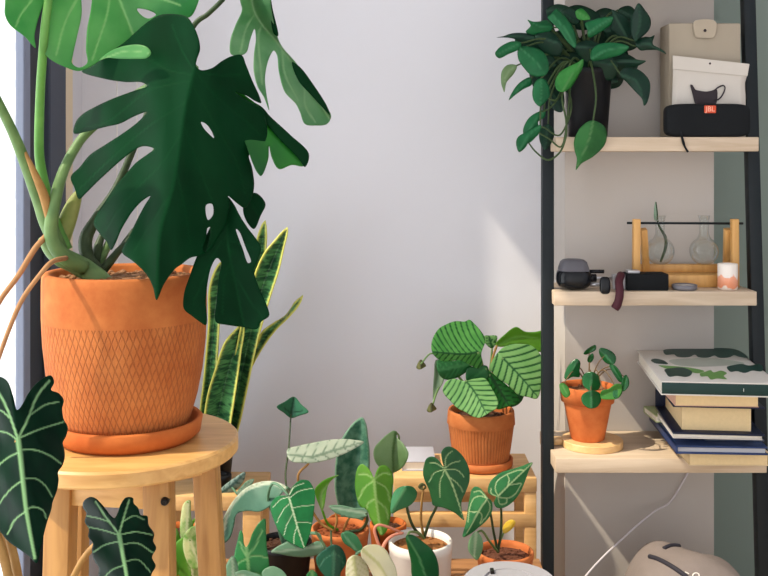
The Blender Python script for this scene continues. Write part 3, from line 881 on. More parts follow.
for ol, rib, d0, tl in (
        ([(287.5, 227.5), (281, 233), (275, 240), (265, 252), (257, 268), (249, 295), (240, 330), (231, 380), (222, 430), (214, 462), (226, 462), (238, 430), (247, 390), (258, 340), (270, 298), (279, 270), (284, 248), (287.5, 233)], [(220, 460), (236, 400), (260, 295), (287, 228)], 2.41, -.03),
        ([(265, 220.5), (259, 232), (254, 255), (248, 300), (238, 370), (224, 440), (218, 462), (228, 462), (238, 430), (250, 370), (261, 300), (266, 250), (266.5, 232)], [(223, 460), (243, 370), (265, 222)], 2.43, 0.),
        ([(221, 262), (214, 272), (209, 290), (208.5, 322), (206, 353), (203, 384), (200, 409), (198, 440), (197, 462), (210, 462), (211, 440), (214, 400), (217, 365), (219, 330), (221, 300), (223.5, 275), (223, 266)], [(204, 460), (206, 430), (213, 330), (221, 264)], 2.38, -.02),
        ([(243, 322), (236, 329), (225, 342), (215, 370), (207.5, 395), (204, 420), (203, 445), (204, 462), (222, 462), (228, 440), (232, 415), (237, 382), (241, 352), (244, 332)], [(212, 460), (217, 420), (226, 380), (243, 324)], 2.37, 0.),
        ([(303, 295.5), (295, 302), (286, 315), (275, 322), (262, 332), (256, 346), (247, 357), (241, 374), (235, 395), (226, 420), (216, 445), (212, 462), (222, 462), (230, 440), (238, 412), (242, 392), (250, 371), (262, 349), (275, 331), (289, 317), (299, 305)], [(217, 460), (232, 420), (240, 388), (260, 343), (302, 297)], 2.44, .03)):
    leaf(sna, ol, rib, d0, SNm, tilt=tl, fold=.35, ribw=0, edge=1.15, grid=1.7, step=1.8, th=.003)
smallpot(sna, (xat(212, 2.40), 2.40, zb_), .056, .115, blackp)

# ------------------------------------------------------------------ the crowd of small plants
WV = leafmat('white_vein_leaf', (18, 104, 52), (196, 220, 180), .32, .15, None, (30, 128, 66), 30, bump=.6)
GG = leafmat('grey_green_leaf', (70, 116, 94), (206, 216, 190), .4, .2, None, (92, 136, 112), 24)
SV = leafmat('silver_leaf', (150, 172, 162), (60, 92, 84), .4, .15, None, (126, 152, 142), 24)
PLm = leafmat('pale_silver_leaf', (196, 206, 184), (126, 148, 124), .45, .25, None, (182, 196, 172), 30)
DK = leafmat('dark_round_leaf', (24, 72, 56), (60, 110, 84), .32, .1, None, (34, 88, 66), 30)
MG = leafmat('leaf_green', (40, 116, 60), (120, 170, 110), .36, .2, None, (52, 134, 72), 24)
PG = leafmat('pale_green_leaf', (110, 152, 122), (170, 196, 170), .42, .25, None, (126, 166, 134), 24)
YG = leafmat('yellow_green_leaf', (120, 176, 66), (176, 212, 130), .38, .4, (150, 215, 60), (96, 160, 58), 16)
CR = leafmat('cream_leaf', (222, 216, 176), (192, 194, 140), .5, .25, (225, 225, 170), (228, 224, 196), 20)
CV = leafmat('crystal_leaf', (38, 88, 52), (168, 196, 138), .42, .08, None, (48, 104, 60), 30, bump=.6)
CV2 = leafmat('crystal_leaf_bright', (42, 112, 62), (180, 210, 150), .42, .15, None, (54, 128, 72), 40, bump=.6)
MO = leafmat('marbled_leaf', (44, 104, 78), (120, 160, 130), .42, .05, None, (104, 152, 124), 55)


# white-veined alocasia in a black nursery pot
P = (xat(284, 2.0), 2.0, zl)
w1 = thing('white_vein_alocasia', P, 'plant with a big white-veined leaf in a black plastic pot behind the right stool leg', 'potted plant')
hb = zat(541, 2.0) - zl
smallpot(w1, P, .056, hb, blackp, soild)
b = (284, 545, 2.0, 2)
leaf(w1, [(287.6, 495.5), (284, 495.5), (280, 495.5), (275, 498), (271, 504), (271, 511), (274, 521), (279, 531), (286, 540), (295, 545), (304, 548.5), (308, 540), (311, 530), (314, 511), (315, 492), (313, 487), (309, 481), (304, 479.8), (299.5, 480.5), (292, 487), (289.5, 492)],
     [(288.5, 496), (293.5, 513), (298, 529), (304, 547)], 1.88, WV, tilt=-.03, fold=-.05, grid=1.0, step=1.2, ribw=.65,
     veins=[[(289, 497), (281, 499), (273, 507)], [(288, 496), (294, 487), (304, 483)], [(289, 498), (299, 491), (313, 488)], [(290, 503), (283, 510), (277, 522)], [(292, 508), (302, 506), (314, 505)], [(293, 513), (287, 524), (284, 535)], [(296, 522), (304, 522), (311, 523)], [(297, 526), (294, 536), (294, 543)]], vw=.38,
     petiole=[b, (276, 520, 1.98, 1.8), (268, 500, 1.95, 1.6), (272, 484, 1.92, 1.5), (281, 487, 1.895, 1.3), (288.5, 496, 1.88, 1.2)], pmat=PG)
leaf(w1, [(287, 488), (283, 492), (277, 499), (270, 506), (260, 511.5), (247, 511), (237, 514), (234, 526), (230, 538), (224, 543), (221, 537), (221, 527), (224, 518), (231, 504), (241, 492), (251, 485), (262, 481.5), (271, 481), (280, 483)],
     [(287, 487.5), (271, 481.8), (251, 486), (238, 496), (228, 512), (222, 536)], 1.95, GG, tilt=.0, fold=.12, grid=2, ribw=2.2, raise_=lambda V: .03 * np.sin(np.clip((V[:, 0] - 220) / 68, 0, 1) * 3.14),
     petiole=[b, (290, 520, 1.99, 1.8), (294, 496, 1.97, 1.6), (287, 487.5, 1.95, 1.4)], pmat=PG)
leaf(w1, [(271, 552), (280, 545), (292, 541), (303, 547), (318, 541), (325, 545), (322, 553), (306, 557), (290, 556), (280, 554)], [(322, 546), (298, 549), (272, 552)], 1.86, PG, fold=-.05, grid=2,
     petiole=[b, (300, 535, 1.97, 1.6), (318, 534, 1.92, 1.5), (322, 546, 1.86, 1.2)], pmat=PG)
# silver leaf by the bench
P = (xat(222, 2.33), 2.33, zb_)
sv = thing('silver_leaf_plant', P, 'small plant with a grey silver dark-veined leaf on the bench behind the stool', 'potted plant')
smallpot(sv, (xat(222, 2.33), 2.33, zb_), .022, .035, blackp)
leaf(sv, [(217, 495.5), (219, 491), (223, 486.5), (232, 479.5), (245, 472), (244.5, 479), (239, 487), (229, 494.5), (221, 497)], [(218, 495), (231, 486), (245, 473)], 2.30, SV, fold=-.08, stripes=(5, .8, 0, .16), grid=1.6,
     petiole=[(222, 489, 2.33, 1.4), (218, 482, 2.33, 1.2), (215, 488, 2.315, 1.1), (218, 495, 2.30, 1)], pmat=PG)
leaf(sv, [(236, 494), (241, 487), (247, 481), (254, 479), (253, 483), (247, 489), (241, 495)], [(237, 494), (253, 480)], 2.28, PG, grid=1.8,
     petiole=[(222, 489, 2.33, 1.3), (230, 486, 2.31, 1.1), (237, 494, 2.28, 1)], pmat=PG)
# bright hastate leaf
P = (xat(246, 1.78), 1.78, zl)
h1 = thing('arrow_leaf_plant', P, 'bright green plant with a three-lobed white-veined leaf beside the right stool leg', 'potted plant')
smallpot(h1, P, .05, .10, blackp)
leaf(h1, [(235, 551), (237, 543), (240.6, 530), (243, 534), (244, 544), (246, 547), (249, 543), (252.5, 533), (260, 521.5), (265, 518.5), (266, 533), (267, 549), (269, 562), (269.5, 580), (262, 594), (252, 602), (242, 594), (235, 582), (233.5, 566)],
     [(246, 547), (248, 562), (250, 598)], 1.74, MG, tilt=-.02, fold=-.05, grid=1.8, ribw=1.2,
     veins=[[(248, 558), (243, 550), (240, 542)], [(248, 556), (256, 544), (262, 530)], [(248, 557), (258, 556), (268, 558)], [(248, 559), (241, 561), (235, 567)], [(249, 572), (258, 574), (266, 580)]], vw=.8,
     petiole=[(246, 640, 1.78, 2), (243, 590, 1.80, 1.8), (244, 556, 1.78, 1.6), (247, 553, 1.742, 1.3)], pmat=PG)
for ol, rib in (([(234, 574), (242, 570), (252, 572), (262, 577), (256, 584), (242, 588)], [(258, 580), (236, 574)]), ([(262, 572), (272, 566), (284, 572), (288, 582), (276, 588), (266, 584)], [(266, 582), (286, 580)]), ([(226, 566), (233, 556), (238, 566), (236, 582), (228, 586)], [(234, 582), (232, 558)])):
    leaf(h1, ol, rib, 1.72, PG, fold=-.06, grid=2, petiole=[(246, 640, 1.78, 1.6), ((rib[0][0] + 246) / 2, 610, 1.76, 1.5), (rib[0][0], rib[0][1], 1.722, 1.1)], pmat=PG)
# pothos behind the stool legs
P = (xat(178, 2.12), 2.12, zl)
po = thing('pale_pothos_plant', P, 'lime and cream variegated plant seen between the two right stool legs', 'potted plant')
smallpot(po, P, .055, .10, clayp)
VA = leafmat('variegated_leaf', (120, 172, 76), (224, 226, 184), .42, .35, None, (216, 220, 164), 55)
for k, (ol, rib) in enumerate((([(181, 515), (184, 503), (190, 500), (191, 515), (194, 531), (191, 543), (185, 546), (180.5, 537)], [(188, 502), (186, 545)]), ([(172, 550), (182, 538), (194, 542), (199, 558), (193, 576), (182, 578), (174, 566)], [(184, 544), (190, 570)]),
                              ([(184, 536), (194, 526), (206, 540), (205, 560), (194, 570), (185, 556)], [(190, 540), (198, 562)]), ([(166, 532), (176, 528), (180, 540), (176, 556), (168, 556), (164, 544)], [(176, 530), (170, 555)]),
                              ([(184, 566), (194, 560), (202, 570), (198, 584), (188, 588), (182, 578)], [(192, 563), (192, 586)]), ([(160, 556), (170, 552), (178, 564), (176, 580), (166, 584), (160, 572)], [(168, 554), (170, 582)]),
                              ([(196, 518), (206, 512), (214, 524), (212, 540), (202, 542), (196, 532)], [(200, 516), (208, 540)]))):
    leaf(po, ol, rib, 2.06 - .02 * (k % 3), VA if k % 2 == 0 else YG, fold=-.06, grid=2, petiole=[(178, 575, 2.12, 1.5), (rib[0][0] * .6 + 178 * .4, rib[0][1] + 10, 2.12, 1.4), (rib[0][0], rib[0][1], 2.06 - .02 * (k % 3), 1)], pmat=YG)

# terracotta pot with the whale-fin leaf, pale alocasia leaf and diamond leaf
P = (xat(340, 2.06), 2.06, zl)
tp = thing('pale_alocasia', P, 'plant with a pale silvery leaf and a tall diamond leaf in a terracotta pot mid-bench', 'potted plant')
ht = zat(527, 2.06) - zl
smallpot(tp, P, .060, ht, claysm, plain('rust_soil', (140, 74, 40), .95, var=.4, scale=120))
leaf(tp, [(287, 450), (300, 445.5), (314, 442.5), (328, 440), (343, 439), (355, 440), (364, 442), (352, 450), (333, 458.5), (314, 463), (300, 463), (290, 460.5)], [(312, 457.5), (336, 450), (364, 442)], 2.02, PLm, tilt=.03, fold=-.03, cross=-.10, stripes=(5, .9, 0, .10), grid=1.7, ribw=1.0,
     veins=[[(312, 457.5), (300, 456), (290, 455)]], vw=1.0, petiole=[(336, 532, 2.06, 1.4), (318, 520, 2.06, 1.3), (298, 480, 2.05, 1.3), (308, 464, 2.03, 1.2), (312, 457.5, 2.022, 1.1)], pmat=stemb)
leaf(tp, [(276.7, 407), (285, 401.5), (294, 396.7), (301, 404), (308.5, 412), (300, 415.5), (291, 418), (284, 413)], [(291, 414), (294, 397)], 2.36, leafmat('diamond_leaf', (44, 112, 78), (30, 80, 56), .45, .15, None, (62, 134, 96), 24), cross=.05, fold=.12, grid=1.6,
     veins=[[(291, 413), (284, 408)], [(291, 413), (303, 411)]], vw=.7,
     petiole=[(334, 532, 2.08, 1.2), (300, 520, 2.14, 1.1), (286, 484, 2.24, 1.0), (289, 446, 2.31, .9), (291, 414, 2.36, .8)], pmat=stemd)
leaf(tp, [(315, 489), (319, 484), (326, 479), (339, 475), (335, 477.5), (330, 482), (327, 489), (325.6, 497.5), (324, 507), (322, 511), (319, 505), (316, 497)], [(322, 510), (322, 492), (338, 475.5)], 2.02, YG, fold=.1, grid=1.6,
     petiole=[(338, 530, 2.06, 1.4), (328, 524, 2.05, 1.3), (322, 510, 2.02, 1.1)], pmat=YG)
leaf(tp, [(329, 506), (341, 505), (355, 508), (367, 508.5), (367, 516), (355, 518.5), (346, 517), (334, 512)], [(366, 513), (330, 507)], 2.0, PG, cross=.05, grid=1.8,
     petiole=[(344, 532, 2.06, 1.6), (360, 530, 2.04, 1.6), (367, 521, 2.01, 1.5), (366, 513, 2.0, 1.2)], pmat=stemd)
for pts in ([(334, 532, 2.05, 1.2), (337, 520, 2.04, 1.2), (334, 508, 2.04, 1.0)], [(343, 532, 2.05, 1.2), (346, 524, 2.04, 1.2), (350, 516, 2.03, 1)]):
    stalk(tp, pts, stemb, 'stalk')
P = (xat(347, 2.19), 2.19, zl)
wh = thing('whale_fin_snake_plant', P, 'single broad marbled paddle leaf rising behind the pale silvery leaf', 'potted plant')
smallpot(wh, P, .042, .10, clayp)
leaf(wh, [(341, 441), (350, 427), (357, 420), (362, 417.5), (366, 424), (368, 438), (369.5, 452), (369, 480), (366, 505), (362, 530), (359, 560), (352, 560), (345, 530), (338, 505), (335, 490), (335, 475), (336.5, 457)], [(356, 560), (353, 490), (361, 420)], 2.2, MO, fold=.10, tilt=-.02, ribw=0, edge=.7, grid=2, th=.003)
# yellow-green heart leaf and curled leaf
P = (xat(388, 2.165), 2.165, zl)
yg = thing('heart_leaf_plant', P, 'yellow-green heart-leaved plant with a hanging sunlit leaf, left of the white pot', 'potted plant')
smallpot(yg, P, .040, .10, clayp)
leaf(yg, [(374, 477.5), (371, 472), (367, 467), (362, 464), (358, 467), (355, 482), (356, 494), (360, 506), (367, 510), (370, 518), (377, 529), (381.5, 535.5), (386, 532), (390, 519), (391.5, 505), (392.5, 489), (393.5, 480), (391.5, 472), (386, 465.5), (380, 466), (376.5, 471)],
     [(374, 479), (376, 500), (381, 533)], 2.0, YG, tilt=-.02, fold=-.10, grid=1.7, ribw=1.0,
     veins=[[(374, 479), (366, 474), (359, 474)], [(374, 480), (364, 488), (359, 499)], [(374, 479), (383, 473), (390, 474)], [(374.5, 481), (386, 488), (390, 502)], [(376, 498), (368, 503), (367, 508)], [(376, 500), (385, 508), (388, 518)]], vw=.8,
     petiole=[(386, 566, 2.16, 1.8), (376, 530, 2.12, 1.6), (370, 490, 2.06, 1.4), (374, 479, 2.002, 1.1)], pmat=stemd)
leaf(yg, [(373.5, 453), (375, 447), (379, 442), (387, 434.5), (394, 430.5), (397, 433), (396.5, 437), (401, 441), (405, 446), (408.5, 454), (404.5, 465), (398, 471), (391, 473), (381, 468.5), (375, 461)], [(396, 432), (393, 452), (394, 472)], 2.10, leafmat('translucent_leaf', (104, 146, 88), (66, 110, 50), .4, .45, (180, 205, 160), (160, 186, 148), 16), fold=.18, grid=1.8,
     petiole=[(388, 566, 2.16, 1.5), (388, 520, 2.16, 1.4), (392, 470, 2.16, 1.3), (399, 440, 2.13, 1.1), (396, 432, 2.10, .9)], pmat=pt)
# anthurium in the white pot
P = (xat(420.5, 2.0), 2.0, zl)
an = thing('velvet_anthurium', P, 'dark heart-leaved plant with pale veins in a white ceramic pot', 'potted plant')
ha = zat(539.5, 2.0) - zl
smallpot(an, P, .0635, ha, whitec, plain('tan_soil', (150, 100, 56), .95, var=.4, scale=120), .92, rim=.02, sd=.014)
b = (424, 538, 2.0, 1.6)
leaf(an, [(443.5, 466.5), (440, 462), (437.5, 459), (432, 456.5), (426.5, 458.5), (424, 465), (423, 474), (425, 481), (429, 490), (431.5, 499), (433, 505), (444, 508), (455, 513), (464, 520), (462, 511), (461.5, 502), (466, 491), (469.5, 480), (469, 469), (465, 459.5), (457.5, 450.5), (450, 446.5), (445, 447.5), (441.5, 452), (442, 460)],
     [(445, 469.5), (452, 484), (457, 498), (463.5, 518)], 1.9, CV, tilt=.01, fold=-.08, curl=.08, grid=1.1, step=1.2, ribw=.6,
     veins=[[(445, 469), (440, 482), (440, 497)], [(445, 469), (434, 473), (429, 482)], [(444, 468), (436, 463), (430, 463)], [(445, 468), (452, 463), (460, 461)], [(445, 469), (457, 470), (464, 477)], [(445, 468), (446, 457), (452, 451)], [(448, 476), (458, 484), (463, 492)]], vw=.45,
     petiole=[b, (430, 520, 1.98, 1.5), (437, 505, 1.95, 1.4), (443, 480, 1.92, 1.3), (445, 469.5, 1.902, 1.1)], pmat=stemd)
leaf(an, [(394, 492), (399, 487.5), (406, 485.8), (413, 487), (417, 492.5), (415, 500), (409, 506), (399, 510), (391.5, 513.5), (391, 502)], [(405, 489), (392, 512)], 1.93, leafmat('glossy_heart_leaf', (44, 116, 70), (90, 150, 100), .3, .15, None, (70, 140, 92), 14), fold=-.12, grid=1.7,
     petiole=[b, (414, 528, 1.99, 1.5), (408, 512, 1.97, 1.4), (405, 489, 1.932, 1.1)], pmat=stemd)
leaf(an, [(418, 487), (421, 483), (425, 484), (426.5, 488), (422, 490)], [(425, 485), (419, 488)], 1.96, budm, grid=1.4, petiole=[b, (421, 520, 1.99, 1.3), (422, 500, 1.97, 1.2), (424, 486, 1.96, 1)], pmat=stemb)
leaf(an, [(406, 536), (409, 534.5), (413, 535), (422, 541), (433, 551), (438, 563), (438.5, 578), (432, 592), (420, 590), (412, 576), (411, 562), (408, 549)], [(407, 537), (419, 558), (430, 590)], 1.88, leafmat('deep_pointed_leaf', (22, 84, 44), (70, 130, 80), .3, .12, None, (28, 98, 52), 20), fold=-.10, grid=1.8, ribw=.8,
     petiole=[b, (418, 533, 1.97, 1.3), (410, 532, 1.92, 1.2), (407, 537, 1.882, 1.1)], pmat=pt)
# anthurium in the terracotta pot, right
P = (xat(505, 2.04), 2.04, zl)
a2 = thing('crystal_anthurium', P, 'plant with silver-netted leaves in a terracotta pot at the right end of the bench', 'potted plant')
h2 = zat(550, 2.04) - zl
smallpot(a2, P, .0585, h2, claysm, plain('stony_soil', (96, 58, 42), .95, var=.6, scale=140), sd=.014)
b = (498, 552, 2.04, 1.4)
leaf(a2, [(496, 497), (491, 495), (488, 492), (490, 482), (500, 473), (512.5, 469), (522, 466), (532.5, 462.5), (529, 470), (525, 481), (520, 492.5), (512.5, 502), (504, 507.5), (496.5, 507.5), (494, 502)],
     [(498, 496), (513, 481), (531.5, 463.5)], 1.98, CV2, tilt=.02, fold=-.06, grid=1.0, step=1.2, ribw=.6,
     veins=[[(498, 496), (495, 488), (498, 480), (507, 474)], [(507, 487), (509, 480), (507, 474)], [(509, 485), (515, 484), (521, 483)], [(498, 497), (508, 498), (516, 493), (521, 484)], [(498, 498), (500, 504), (506, 503), (507, 498)], [(496, 496), (491, 493), (491, 488)], [(507, 474), (518, 470), (524, 470)]], vw=.5,
     petiole=[b, (501, 530, 2.03, 1.3), (501, 508, 2.01, 1.2), (498, 496, 1.982, 1)], pmat=stemd)
leaf(a2, [(488, 498), (485, 494), (480, 488), (475, 486.5), (471.5, 490), (470, 496), (468, 508), (466, 522), (463, 537), (470, 534), (479, 527), (486, 521), (491.5, 513), (492.5, 505), (491, 500)],
     [(487.5, 498), (479, 511), (467, 533)], 1.97, CV2, tilt=-.01, fold=-.10, grid=1.0, step=1.2, ribw=.6,
     veins=[[(487, 498), (480, 496), (473, 499), (469, 510)], [(479, 511), (474, 512), (469, 511)], [(487, 499), (490, 506), (488, 514), (480, 524)], [(479, 511), (482, 516), (480, 523)], [(486, 497), (480, 491), (474, 492)], [(469, 511), (468, 522)]], vw=.5,
     petiole=[b, (494, 534, 2.03, 1.3), (491, 516, 2.01, 1.2), (487.5, 498, 1.972, 1)], pmat=stemd)
leaf(a2, [(468, 549), (470.5, 537), (476, 531.5), (482, 538), (482.5, 550), (477, 560), (472, 556)], [(476, 533), (474, 557)], 1.96, leafmat('pale_netted_leaf', (120, 168, 120), (190, 216, 176), .45, .25, None, (136, 180, 134), 30), grid=1.5,
     petiole=[b, (490, 542, 2.02, 1.2), (482, 531, 1.99, 1.1), (476, 533, 1.962, .9)], pmat=pt)
leaf(a2, [(503.5, 533.6), (502.5, 529), (506, 522), (512, 519.5), (515.5, 522), (513, 527.5), (507, 532.5)], [(503.5, 533), (515, 521)], 2.03, leafmat('yellow_leaf', (232, 200, 56), (240, 214, 90), .45, .3, None, (240, 212, 80), 20), fold=-.1, grid=1.4,
     petiole=[b, (500, 542, 2.04, 1), (503.5, 533, 2.03, .8)], pmat=pt, label='yellowed leaf')
# cream syngonium at the front
P = (xat(345, 1.72), 1.72, zl)
cs = thing('cream_leaf_plant', P, 'low plant with two big cream leaves beside dark round leaves at the front', 'potted plant')
smallpot(cs, P, .055, .11, whitec)
b = (345, 620, 1.72, 1.5)
leaf(cs, [(361, 551), (365, 546), (371, 544.5), (378, 545), (385, 549), (391, 558), (396, 569), (397, 582), (392, 594), (380, 590), (373, 576), (367, 564), (362, 558)], [(363, 550), (380, 566), (394, 592)], 1.66, CR, fold=-.12, grid=1.8, petiole=[b, (352, 580, 1.72, 1.4), (356, 556, 1.69, 1.3), (363, 550, 1.662, 1.1)], pmat=PG)
leaf(cs, [(346, 567), (348, 559), (354, 555), (361, 557), (367, 565), (369, 578), (362, 592), (350, 590), (346, 578)], [(354, 557), (358, 590)], 1.68, CR, fold=-.10, stripes=(6, .8, 0, .14), grid=1.8, petiole=[b, (350, 590, 1.71, 1.3), (350, 564, 1.70, 1.2), (354, 557, 1.682, 1)], pmat=PG)
leaf(cs, [(316, 558), (320, 553), (325, 549), (332.5, 544.6), (340, 546.5), (345, 554), (346, 563), (341, 572), (336, 580), (328, 579), (322, 573), (318, 567)], [(334, 552), (333, 578)], 1.70, DK, fold=-.06, grid=1.8, veins=[[(334, 553), (325, 558), (320, 566)], [(334, 553), (341, 558), (343, 566)]], vw=.6,
     petiole=[b, (338, 590, 1.73, 1.3), (340, 566, 1.73, 1.2), (334, 552, 1.702, 1)], pmat=stemd)
leaf(cs, [(341, 534), (347.5, 531.5), (356, 535), (361, 543), (362.5, 548), (357, 552), (351, 548), (344, 543)], [(357, 551), (343, 533)], 1.74, leafmat('flat_green_leaf', (64, 128, 86), (110, 160, 120), .4, .15, None, (76, 142, 98), 20), grid=1.7,
     petiole=[b, (347, 590, 1.74, 1.3), (352, 566, 1.76, 1.2), (357, 551, 1.742, 1)], pmat=PG)
for pts in ([(333, 560, 1.705, 1.3), (326, 548, 1.76, 1.3), (316, 532, 1.84, 1.2)], [(337, 562, 1.715, 1.2), (332, 548, 1.77, 1.1), (331, 531, 1.82, 1)]):
    stalk(cs, pts, stemd, 'stalk')
pinkm = plain('pink_stalk', (200, 128, 104), .5, var=.15)
ps = thing('pink_stalked_plant', (xat(384, 1.8), 1.8, zl), 'small potted plant with arching pink stalks in front of the white pot', 'potted plant')
smallpot(ps, (xat(384, 1.8), 1.8, zl), .035, .10, claysm)
stalk(ps, [(384, 600, 1.80, 1.6), (382, 556, 1.80, 1.6), (377, 540, 1.80, 1.6), (374.5, 530, 1.80, 1.5), (378, 525, 1.80, 1.4), (388, 527, 1.81, 1.3), (402, 533, 1.83, 1.1)], pinkm, 'stalk')
stalk(ps, [(386, 600, 1.80, 1.6), (382, 560, 1.79, 1.8), (384, 545, 1.79, 1.8), (392, 536, 1.80, 1.5), (403, 533, 1.82, 1.2)], pinkm, 'stalk')
P = (xat(311, 1.80), 1.80, zl)
op = thing('orange_pot_plant', P, 'small orange clay pot at the front below the white-veined leaf', 'potted plant')
smallpot(op, P, .017 * 1.2, .125, clayp)
leaf(op, [(306, 576), (312, 570), (318, 576), (316, 586), (308, 588)], [(312, 572), (312, 586)], 1.78, MG, grid=2)
# round pale lidded canister, bottom centre
P = (xat(510, 1.75), 1.75, zl)
grym = plain('pale_grey_plastic', (160, 158, 163), .4, var=.02)
grym2 = plain('grey_plastic', (168, 168, 174), .45, var=.02)
rc = thing('round_canister', P, 'round pale grey canister with a flat lid in front of the netted-leaf plant', 'canister')
zc = zat(579, 1.75)
rr = .0815
autosmooth(G().lathe([(0, zl), (rr - .006, zl), (rr - .002, zl + .004), (rr - .002, zc - .02), (0, zc - .02)], (P[0], P[1], 0), 72).make('body', grym, rc), 35)
lid = autosmooth(G().lathe([(rr - .004, zc - .019), (rr, zc - .016), (rr, zc - .004), (rr - .004, zc), (rr * .56, zc), (rr * .54, zc - .004), (rr * .50, zc - .004), (rr * .48, zc + .001), (0, zc + .002)], (P[0], P[1], 0), 72).make('lid', grym, rc), 35)
G().box(P[0] - .004, P[0] + .003, P[1] + .005, P[1] + .022, zc + .001, zc + .006, .001, Matrix.Translation((-.028, 0.012, 0))).make('slot', boltm, lid)


def tomesh(t):
    """lettering becomes an ordinary mesh object under the same parent"""
    bpy.context.view_layer.update()
    dg = bpy.context.evaluated_depsgraph_get()
    me = bpy.data.meshes.new_from_object(t.evaluated_get(dg))
    nm = t.name
    o = bpy.data.objects.new(nm + '_', me)
    C.objects.link(o); o.parent = t.parent; o.location = t.location; o.rotation_euler = t.rotation_euler
    bpy.data.objects.remove(t); o.name = nm
    return o


# ================================================================== ladder shelf
blackm = plain('black_steel', (20, 27, 31), .5, var=.05)
shw = wood('shelf_oak', (186, 164, 138), (206, 186, 162), .5, 4, (1.5, 18, 18))
sh = thing('ladder_shelf', (.59, 2.24, 0), 'leaning ladder shelf with black steel uprights and three pale wooden boards', 'shelf')


def uy(z): return 2.18 + .071 * (z - .19)


a, b = Vector((.8125 + .0135, uy(0), 0)), Vector((.8125 + .0135, uy(1.75), 1.75))
autosmooth(G().beam(a, b, .027, .026, .0015).make('upright', blackm, sh), 35)
zt_, zb2 = 1.75, 0.
a = Vector((.169 * uy(0) - .0125, uy(0), 0)); b = Vector((.169 * uy(1.75) - .0125, uy(1.75), 1.75))
autosmooth(G().beam(a, b, .0255, .026, .0015).make('upright', blackm, sh), 35)
Z3, Z2, Z1 = zat(458.5, 2.12), zat(291.5, 2.177), zat(137, 2.165)
for z, yf, xl in ((Z3, 2.12, .364), (Z2, 2.177, .371), (Z1, 2.165, .372), (Z1 + .365, 2.20, .38)):
    bd = autosmooth(G().box(xl, .812, yf, 2.338, z - .031, z, .002).make('shelf_board', shw, sh), 35)

# ---------------------------------------------------------------- top shelf
def superell(c, r, e=.35, n=36, M=None):
    g = G(); c = Vector(c)
    def sp(v, k): return math.copysign(abs(v) ** k, v)
    rows = []
    for i in range(n // 2 + 1):
        ph = -math.pi / 2 + math.pi * i / (n // 2)
        row = []
        for j in range(n):
            th = 2 * math.pi * j / n
            v = Vector((r[0] * sp(math.cos(ph), e) * sp(math.cos(th), e), r[1] * sp(math.cos(ph), e) * sp(math.sin(th), e), r[2] * sp(math.sin(ph), e)))
            row.append(len(g.v)); g.v.append((M @ v if M else v) + c)
        rows.append(row)
    for p, q in zip(rows, rows[1:]):
        for j in range(n):
            k = (j + 1) % n
            g.f.append((p[j], p[k], q[k], q[j]))
    return g


PTY = 2.25
P = (xat(588, PTY), PTY, Z1)
pth = thing('pothos_plant', P, 'bushy dark green trailing plant in a black plastic pot on the top shelf board', 'potted plant')
smallpot(pth, P, .0535, .155, blackp, soild, .80)
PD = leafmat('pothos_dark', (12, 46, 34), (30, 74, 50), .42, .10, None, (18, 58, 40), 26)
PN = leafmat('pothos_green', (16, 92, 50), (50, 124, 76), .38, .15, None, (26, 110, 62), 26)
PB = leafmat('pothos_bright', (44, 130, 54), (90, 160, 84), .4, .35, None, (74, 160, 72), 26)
vinem = leafmat('vine', (62, 84, 48), (62, 84, 48), .5, .1, None, (78, 98, 58), 40)
tz = (588, 72)
root = (588, 76, 2.25, 1.6)
ZA = lambda p: Z(490, 0, 8, p)
ZB = lambda p: Z(490, 60, 8, p)
ZC = lambda p: Z(570, 0, 8, p)
ZD = lambda p: Z(570, 50, 8, p)
